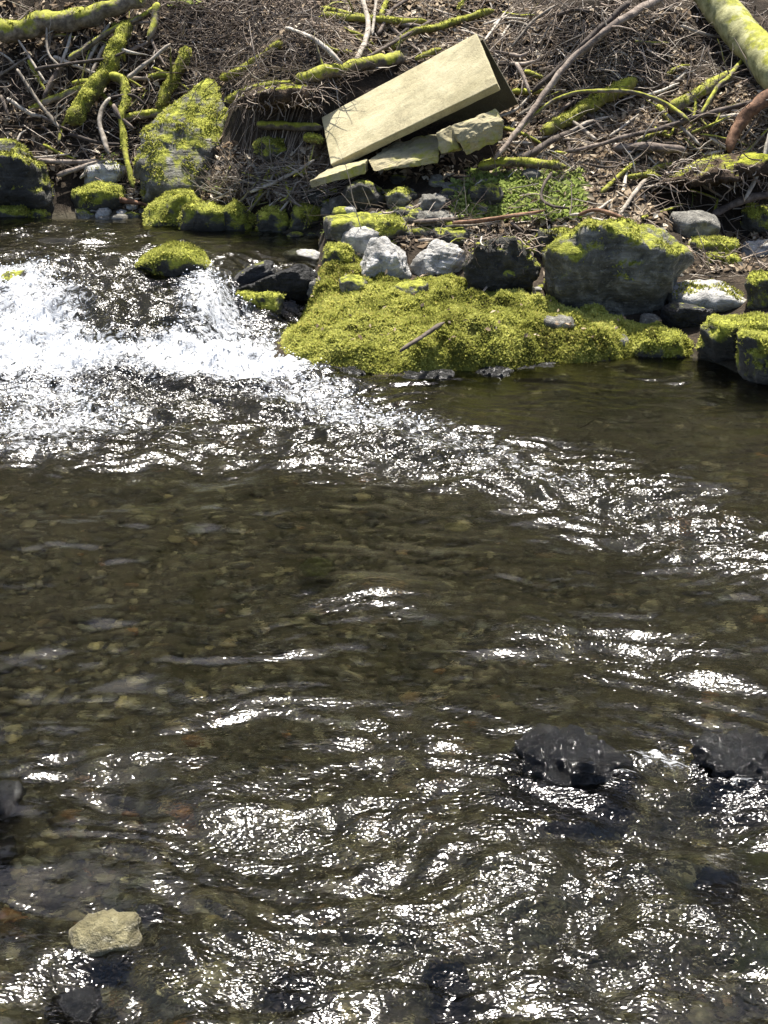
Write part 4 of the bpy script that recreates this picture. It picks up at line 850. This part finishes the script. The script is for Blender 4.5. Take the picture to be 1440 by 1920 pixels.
for p, q in zip(H_, q_):
    fine = 330 < q[0] < 640 and q[1] < 170
    L_ = r.uniform(.10, .42) if not fine else r.uniform(.12, .5); n = 7
    d = r.normal(size=3) * np.array([1, .45, .55]); 
    if fine or q[1] < 150: d += np.array([r.normal() * .3, -.2, -.5])
    d /= np.linalg.norm(d); P = [p + np.array([0, -r.uniform(.0, .09), r.uniform(0, .05)])]
    c = r.normal(size=3) * (.30 if fine else .10)
    for j in range(n - 1): d = d + c * .5 + r.normal(size=3) * (.14 if fine else .10); d /= np.linalg.norm(d); P.append(P[-1] + d * L_ / n)
    P = np.array(P); g = ground(P[:, 0], P[:, 1]); P[:, 2] = np.maximum(P[:, 2], g + .004)
    w = abs(r.normal(0, .0028)) + .0017
    V, F = tube(P, np.linspace(w, w * .25, n), 3, cap=False); B.add(V, F, float(np.clip(r.normal(.54, .26) - (.12 if fine else 0), 0, 1)))
for x0, y0, x1, y1, Y, n in ((872, 440, 1000, 478, RO['dark overhanging rock under dead roots left of the largest boulder'].location.y - .1, 130), (445, 158, 605, 200, 10.06, 130), (1230, 300, 1440, 345, 9.56, 130), (1285, 470, 1400, 510, RO['narrow lower moss slab right of the largest boulder'].location.y - .08, 60)):
    for k in range(n):
        p = at_y(r.uniform(x0, x1), r.uniform(y0, y1), Y + r.uniform(-.03, .2)); d = np.array([r.normal() * .8, r.normal() * .4 - .1, -.35 + r.normal() * .5]); L_ = r.uniform(.06, .2); P = [p]
        for j in range(6): d = d + r.normal(size=3) * .3; d /= np.linalg.norm(d); P.append(P[-1] + d * L_ / 6)
        w = abs(r.normal(0, .003)) + .002
        V, F = tube(np.array(P), np.linspace(w, w * .4, 7), 3, cap=False); B.add(V, F, float(np.clip(r.normal(.5, .25), 0, 1)))
tag(obj('twig_tangle', B.mesh('twig_tangle'), M['twigs']), 'tangle of fine dead twigs and roots over the far bank', 'twigs', None, 'stuff')

B = Batch()
H_, q_, r = scatter([(0, 120, 420, 340, 1100), (420, 270, 620, 380, 1500), (600, 0, 960, 120, 2200), (940, 150, 1440, 330, 5200), (980, 20, 1300, 190, 700), (860, 300, 1280, 430, 1500), (250, 320, 560, 380, 500), (700, 270, 850, 340, 300), (720, 400, 1000, 470, 350), (1280, 440, 1440, 510, 200), (640, 0, 720, 120, 100), (0, 0, 420, 120, 400), (420, 0, 620, 160, 300), (580, 500, 1250, 670, 110), (-420, 0, 0, 360, 700), (1440, 0, 1900, 480, 1500)], 41)
k = len(H_); ang = r.uniform(0, 6.28, k); s_ = r.uniform(.014, .042, k); nrm = np.c_[r.normal(size=k) * .55, r.normal(size=k) * .5 - .5, np.ones(k)]; nrm /= np.linalg.norm(nrm, axis=1)[:, None]
a1 = np.cross(nrm, np.c_[np.cos(ang), np.sin(ang), np.zeros(k)]); a1 /= np.linalg.norm(a1, axis=1)[:, None]; a2 = np.cross(nrm, a1)
p0 = H_ + np.c_[np.zeros(k), -r.uniform(0, .02, k), r.uniform(.004, .022, k)]
asp = r.uniform(.3, .75, k)
cur = r.uniform(-.35, .5, k)
on = in_poly(q_[:, 0], q_[:, 1], MP); p0[on, 2] += .075; s_[on] *= .55
V = np.stack([p0 - a1 * s_[:, None], p0 + a2 * (s_ * asp)[:, None] + nrm * (s_ * cur)[:, None], p0 + a1 * s_[:, None], p0 - a2 * (s_ * asp)[:, None] + nrm * (s_ * cur)[:, None]], 1).reshape(-1, 3)
i = np.arange(k)[:, None] * 4; F = np.concatenate([i + [[0, 1, 2]], i + [[0, 2, 3]]])
tag(obj('leaf_litter', mesh_np('leaf_litter', V, F, False, np.repeat(np.clip(r.normal(.5, .27, k), 0, 1), 4)), M['litter']), 'dead brown leaves littering the far bank', 'leaves', None, 'stuff')

def plants(name, label, regs, seed, hmin, hmax, tb=.55):
    H_, q_, r = scatter(regs, seed); k = len(H_)
    d = np.c_[r.normal(size=k) * .6, r.normal(size=k) * .5 - .25, r.uniform(.3, 1, k)]; d /= np.linalg.norm(d, axis=1)[:, None]; hh = r.uniform(hmin, hmax, k)
    sd_ = np.cross(d, r.normal(size=(k, 3))); sd_ /= np.linalg.norm(sd_, axis=1)[:, None]; w = hh * r.uniform(.12, .28, k)
    V = np.stack([H_, H_ + d * (hh * .5)[:, None] - sd_ * w[:, None], H_ + d * hh[:, None] + np.c_[np.zeros((k, 2)), -hh * .2], H_ + d * (hh * .5)[:, None] + sd_ * w[:, None]], 1).reshape(-1, 3)
    i = np.arange(k)[:, None] * 4; F = np.concatenate([i + [[0, 1, 2]], i + [[0, 2, 3]]])
    return tag(obj(name, mesh_np(name, V, F, False, np.repeat(np.clip(r.normal(tb, .22, k), 0, 1), 4)), M['grass']), label, 'plants', None, 'stuff')
plants('green_plants', 'patch of bright green low plants below the concrete slab', [(850, 345, 1095, 415, 4200), (880, 325, 1090, 370, 1600)], 51, .03, .085)
plants('green_plants', 'small green leaves between the shore row and the left boulders', [(380, 335, 455, 362, 260), (180, 290, 225, 310, 60), (255, 232, 290, 250, 60), (600, 405, 640, 440, 120)], 52, .015, .04)
plants('green_plants', 'green sprig at the top edge near the left corner', [(318, -2, 372, 18, 90)], 53, .04, .09, .8)
def seedling(label, px, py, hgt, n, seed):
    r = np.random.default_rng(seed); p = hit(px, py)[0]; b = Batch(); root = obj('seedling', None, None, loc=p) if False else bpy.data.objects.new('seedling', None)
    COL.objects.link(root); root.location = p; tag(root, label, 'seedling', 'seedlings by the dark root hollow')
    st = np.array([[0, 0, 0], [.004, -.01, hgt * .5], [-.006, -.02, hgt]]); V, F = tube(smooth_path(st, 6), np.full(6, .0025), 5)
    obj('stem', mesh_np('stem', V, F, True, np.full(len(V), .45)), M['grass'], root)
    for k in range(n):
        a = r.uniform(0, 6.28); b0 = np.array([0, -.015, hgt * r.uniform(.6, 1)]); d = np.array([math.cos(a), math.sin(a) * .6 - .3, .2]); d /= np.linalg.norm(d); L_ = r.uniform(.02, .035); sd_ = np.cross(d, [0, 0, 1]); sd_ /= np.linalg.norm(sd_)
        V = np.array([b0, b0 + d * L_ * .5 - sd_ * L_ * .32 + [0, 0, .004], b0 + d * L_, b0 + d * L_ * .5 + sd_ * L_ * .32 + [0, 0, .004]])
        obj('leaf', mesh_np('leaf', V, np.array([[0, 1, 2], [0, 2, 3]]), False, np.full(4, r.uniform(.6, 1))), M['grass'], root)
seedling('bright green seedling growing in front of the dark hollow', 1262, 412, .05, 7, 1)
seedling('small seedling on the moss below the largest boulder', 1118, 590, .05, 5, 2)
seedling('tall thin seedling rising in the dark hollow', 1296, 392, .13, 5, 3)
seedling('tiny seedling at the right of the moss bank crest', 1062, 592, .04, 4, 4)

# ------------------------------------------------------------------ the wood on the slope above the picture (it darkens what the water mirrors)
r = np.random.default_rng(88); B = Batch()
for k in range(90):
    x, y = r.uniform(-22, 22), r.uniform(17.5, 34); z = float(ground(x, y)); hgt = r.uniform(3.5, 6); rad = r.uniform(1.1, 1.8)
    V, F = tube(np.array([[x, y, z - .3], [x, y, z + hgt * .5], [x, y, z + hgt * .95]]), [.16, .11, .03], 6); B.add(V, F, 0.05)
    n = 420; t = r.random(n) ** .8; a = r.uniform(0, 6.28, n); rr = rad * (1.05 - t) * r.uniform(.35, 1, n)
    c = np.c_[x + rr * np.cos(a), y + rr * np.sin(a), z + hgt * (.12 + .88 * t) - rr * .35]; d = np.c_[np.cos(a), np.sin(a), -.5 + 0 * a]; sd_ = np.c_[-np.sin(a), np.cos(a), r.normal(size=n) * .4]; L_ = r.uniform(.25, .6, n)[:, None]
    V = np.stack([c - d * L_ * .4, c + sd_ * L_ * .45, c + d * L_ * .7, c - sd_ * L_ * .45], 1).reshape(-1, 3); i = np.arange(n)[:, None] * 4
    B.add(V, np.concatenate([i + [[0, 1, 2]], i + [[0, 2, 3]]]), np.repeat(r.uniform(.2, 1, n), 4))
M['needles'] = tint_mat('conifer_needles', [(0.0, (.04, .03, .02)), (.2, (.02, .035, .012)), (1.0, (.05, .08, .025))], rough=.8)
tag(obj('conifer_wood', B.mesh('conifer_wood', False), M['needles']), 'dark conifer wood covering the slope above the stream', 'wood', None, 'stuff')

# ------------------------------------------------------------------ stones of the stream bed
r = np.random.default_rng(61)
PCOL = [('dark grey', (.03, .03, .027)), ('brown', (.085, .062, .034)), ('tan', (.23, .19, .105)), ('grey', (.095, .093, .08)), ('rust orange', (.18, .085, .032)), ('olive', (.06, .06, .03))]
def pebble_mat():
    m, nt, out, N, L = nodes('stream_pebble')
    oi = N('ShaderNodeObjectInfo'); tc = N('ShaderNodeTexCoord')
    nz = N('ShaderNodeTexNoise', i_Scale=30.0, i_Detail=5.0, i_Roughness=0.7); L(tc.outputs['Object'], nz.inputs['Vector'])
    k = ramp(N, [(0.3, 0.55), (0.7, 1.35)]); L(nz.outputs['Fac'], k.inputs[0])
    mx = N('ShaderNodeMix', data_type='RGBA', blend_type='MULTIPLY'); mx.inputs[0].default_value = 1; L(oi.outputs['Color'], mx.inputs[6]); L(k.outputs[0], mx.inputs[7])
    b = N('ShaderNodeBsdfPrincipled'); L(mx.outputs[2], b.inputs['Base Color']); b.inputs['Roughness'].default_value = .5
    bp = N('ShaderNodeBump', i_Strength=.5, i_Distance=.006); L(nz.outputs['Fac'], bp.inputs['Height']); L(bp.outputs[0], b.inputs['Normal'])
    L(b.outputs[0], out.inputs[0]); return m
M['pebble'] = pebble_mat()
M['gravel'] = tint_mat('stream_gravel', [(0.0, (.018, .017, .014)), (.25, (.045, .04, .028)), (.45, (.075, .07, .054)), (.6, (.085, .07, .048)), (.8, (.15, .135, .095)), (.93, (.26, .23, .16)), (1.0, (.15, .07, .03))], rough=.5, noise=.18, nscale=30)
templ = []
for s in range(8):
    rr = np.random.default_rng(700 + s); n = 13
    P = rr.normal(size=(n, 3)); P /= np.linalg.norm(P, axis=1)[:, None]; P = np.sign(P) * np.abs(P) ** .7 * np.array([1, rr.uniform(.55, .85), rr.uniform(.22, .42)])
    X, F, c = rock_shape(P, 2, 16, .06, 2, 800 + s, 0); templ.append(mesh_np('pebble', X, F))
ntot = 300
YY = 2.3 + 4.6 * r.random(4000) ** 1.5; XX = r.uniform(-1, 1, 4000) * (.30 * YY + .15)
px_, py_ = project(np.c_[XX, YY, ground(XX, YY)])
wgt = np.where(px_ < 620, 1.0, .45) * (py_ > 880) * (px_ > -20) * (px_ < 1460)
pick = np.where(r.random(4000) < wgt)[0][:ntot]
names = {}
for k in pick:
    c = r.choice(6, p=[.24, .22, .19, .2, .06, .09]); nm, col = PCOL[c]
    o = obj('pebble', templ[r.integers(8)], M['pebble']); s = r.uniform(.02, .055) * (1.15 if YY[k] > 4 else 1)
    o.scale = (s, s, s); o.rotation_euler = (r.normal() * .15, r.normal() * .15, r.normal() * .6); o.location = (XX[k], YY[k], float(ground(XX[k], YY[k])) + s * .16)
    v = r.uniform(.7, 1.5); o.color = (col[0] * v, col[1] * v, col[2] * v, 1)
    qx, qy = project(np.array([o.location]))[0][0], project(np.array([o.location]))[1][0]
    where = ('under the calm water at left' if qx < 500 else 'in the calm middle of the stream' if qx < 950 else 'under the ripples at right') if qy < 1250 else ('in the shallows at left' if qx < 420 else 'in the shallows in the middle' if qx < 950 else 'near the domed wet rock') if qy < 1600 else ('around the tan block' if qx < 420 else 'near the bottom edge' if qx < 950 else 'in the glittering bottom right corner')
    tag(o, '%s flat %s pebble %s' % ('small' if s < .032 else 'broad' if s > .048 else 'medium', nm, where), 'pebble', 'pebbles of the stream bed')
n = 13000
YY = 2.1 + 5.6 * r.random(n) ** 1.25; XX = np.where(r.random(n) < .85, r.uniform(-1, 1, n) * (.31 * YY + .15), r.uniform(-1, 1, n) * (.31 * YY + 1.6))
zz = ground(XX, YY); ok = zz < -.02; XX, YY, zz = XX[ok], YY[ok], zz[ok]; n = len(XX)
TV, TF = ICO[1]; s = r.lognormal(math.log(.0165), .45, n); s = np.clip(s, .007, .045)
a = r.normal(0, .8, n); ca, sa = np.cos(a), np.sin(a)
bump = 1 + .22 * r.normal(size=(n, len(TV))).clip(-1.4, 1.4)
L0 = TV[None] * bump[..., None] * np.stack([s * r.uniform(1, 1.5, n), s * r.uniform(.55, 1, n), s * r.uniform(.25, .5, n)], -1)[:, None]
V = np.stack([L0[..., 0] * ca[:, None] - L0[..., 1] * sa[:, None] + XX[:, None], L0[..., 0] * sa[:, None] + L0[..., 1] * ca[:, None] + YY[:, None], L0[..., 2] + (zz + s * .12)[:, None]], -1).reshape(-1, 3)
F = (TF[None] + (np.arange(n) * len(TV))[:, None, None]).reshape(-1, 3)
tag(obj('stream_gravel', mesh_np('stream_gravel', V, F, True, np.repeat(np.clip(r.beta(1.1, 1.25, n), 0, 1), len(TV))), M['gravel']), 'countless small pebbles and gravel covering the stream bed', 'gravel', None, 'stuff')

# ------------------------------------------------------------------ spray thrown up by the cascade
def spray_mat():
    m, nt, out, N, L = nodes('water_drops')
    b = N('ShaderNodeBsdfPrincipled'); b.inputs['Base Color'].default_value = (.9, .92, .94, 1); b.inputs['Roughness'].default_value = .25
    L(b.outputs[0], out.inputs[0]); return m
M['spray'] = spray_mat()
cand = np.where((foam[used // nxw, used % nxw] > .5) & (WV[:, 1] > 6.6))[0]
pk = r.choice(cand, 3000); n = len(pk); base = WV[pk]
hgt = np.abs(r.normal(0, .016, n)) + .002; s = r.uniform(.0018, .0055, n)
c = base + np.c_[r.normal(size=n) * .01, r.normal(size=n) * .01, hgt]
TV, TF = ICO[1]
V = (TV[None] * s[:, None, None] * np.array([1.2, 1, 1]) + c[:, None]).reshape(-1, 3); F = (TF[None] + (np.arange(n) * len(TV))[:, None, None]).reshape(-1, 3)
tag(obj('water_spray', mesh_np('water_spray', V, F), M['spray']), 'white droplets of spray over the foaming cascade', 'spray', None, 'stuff')
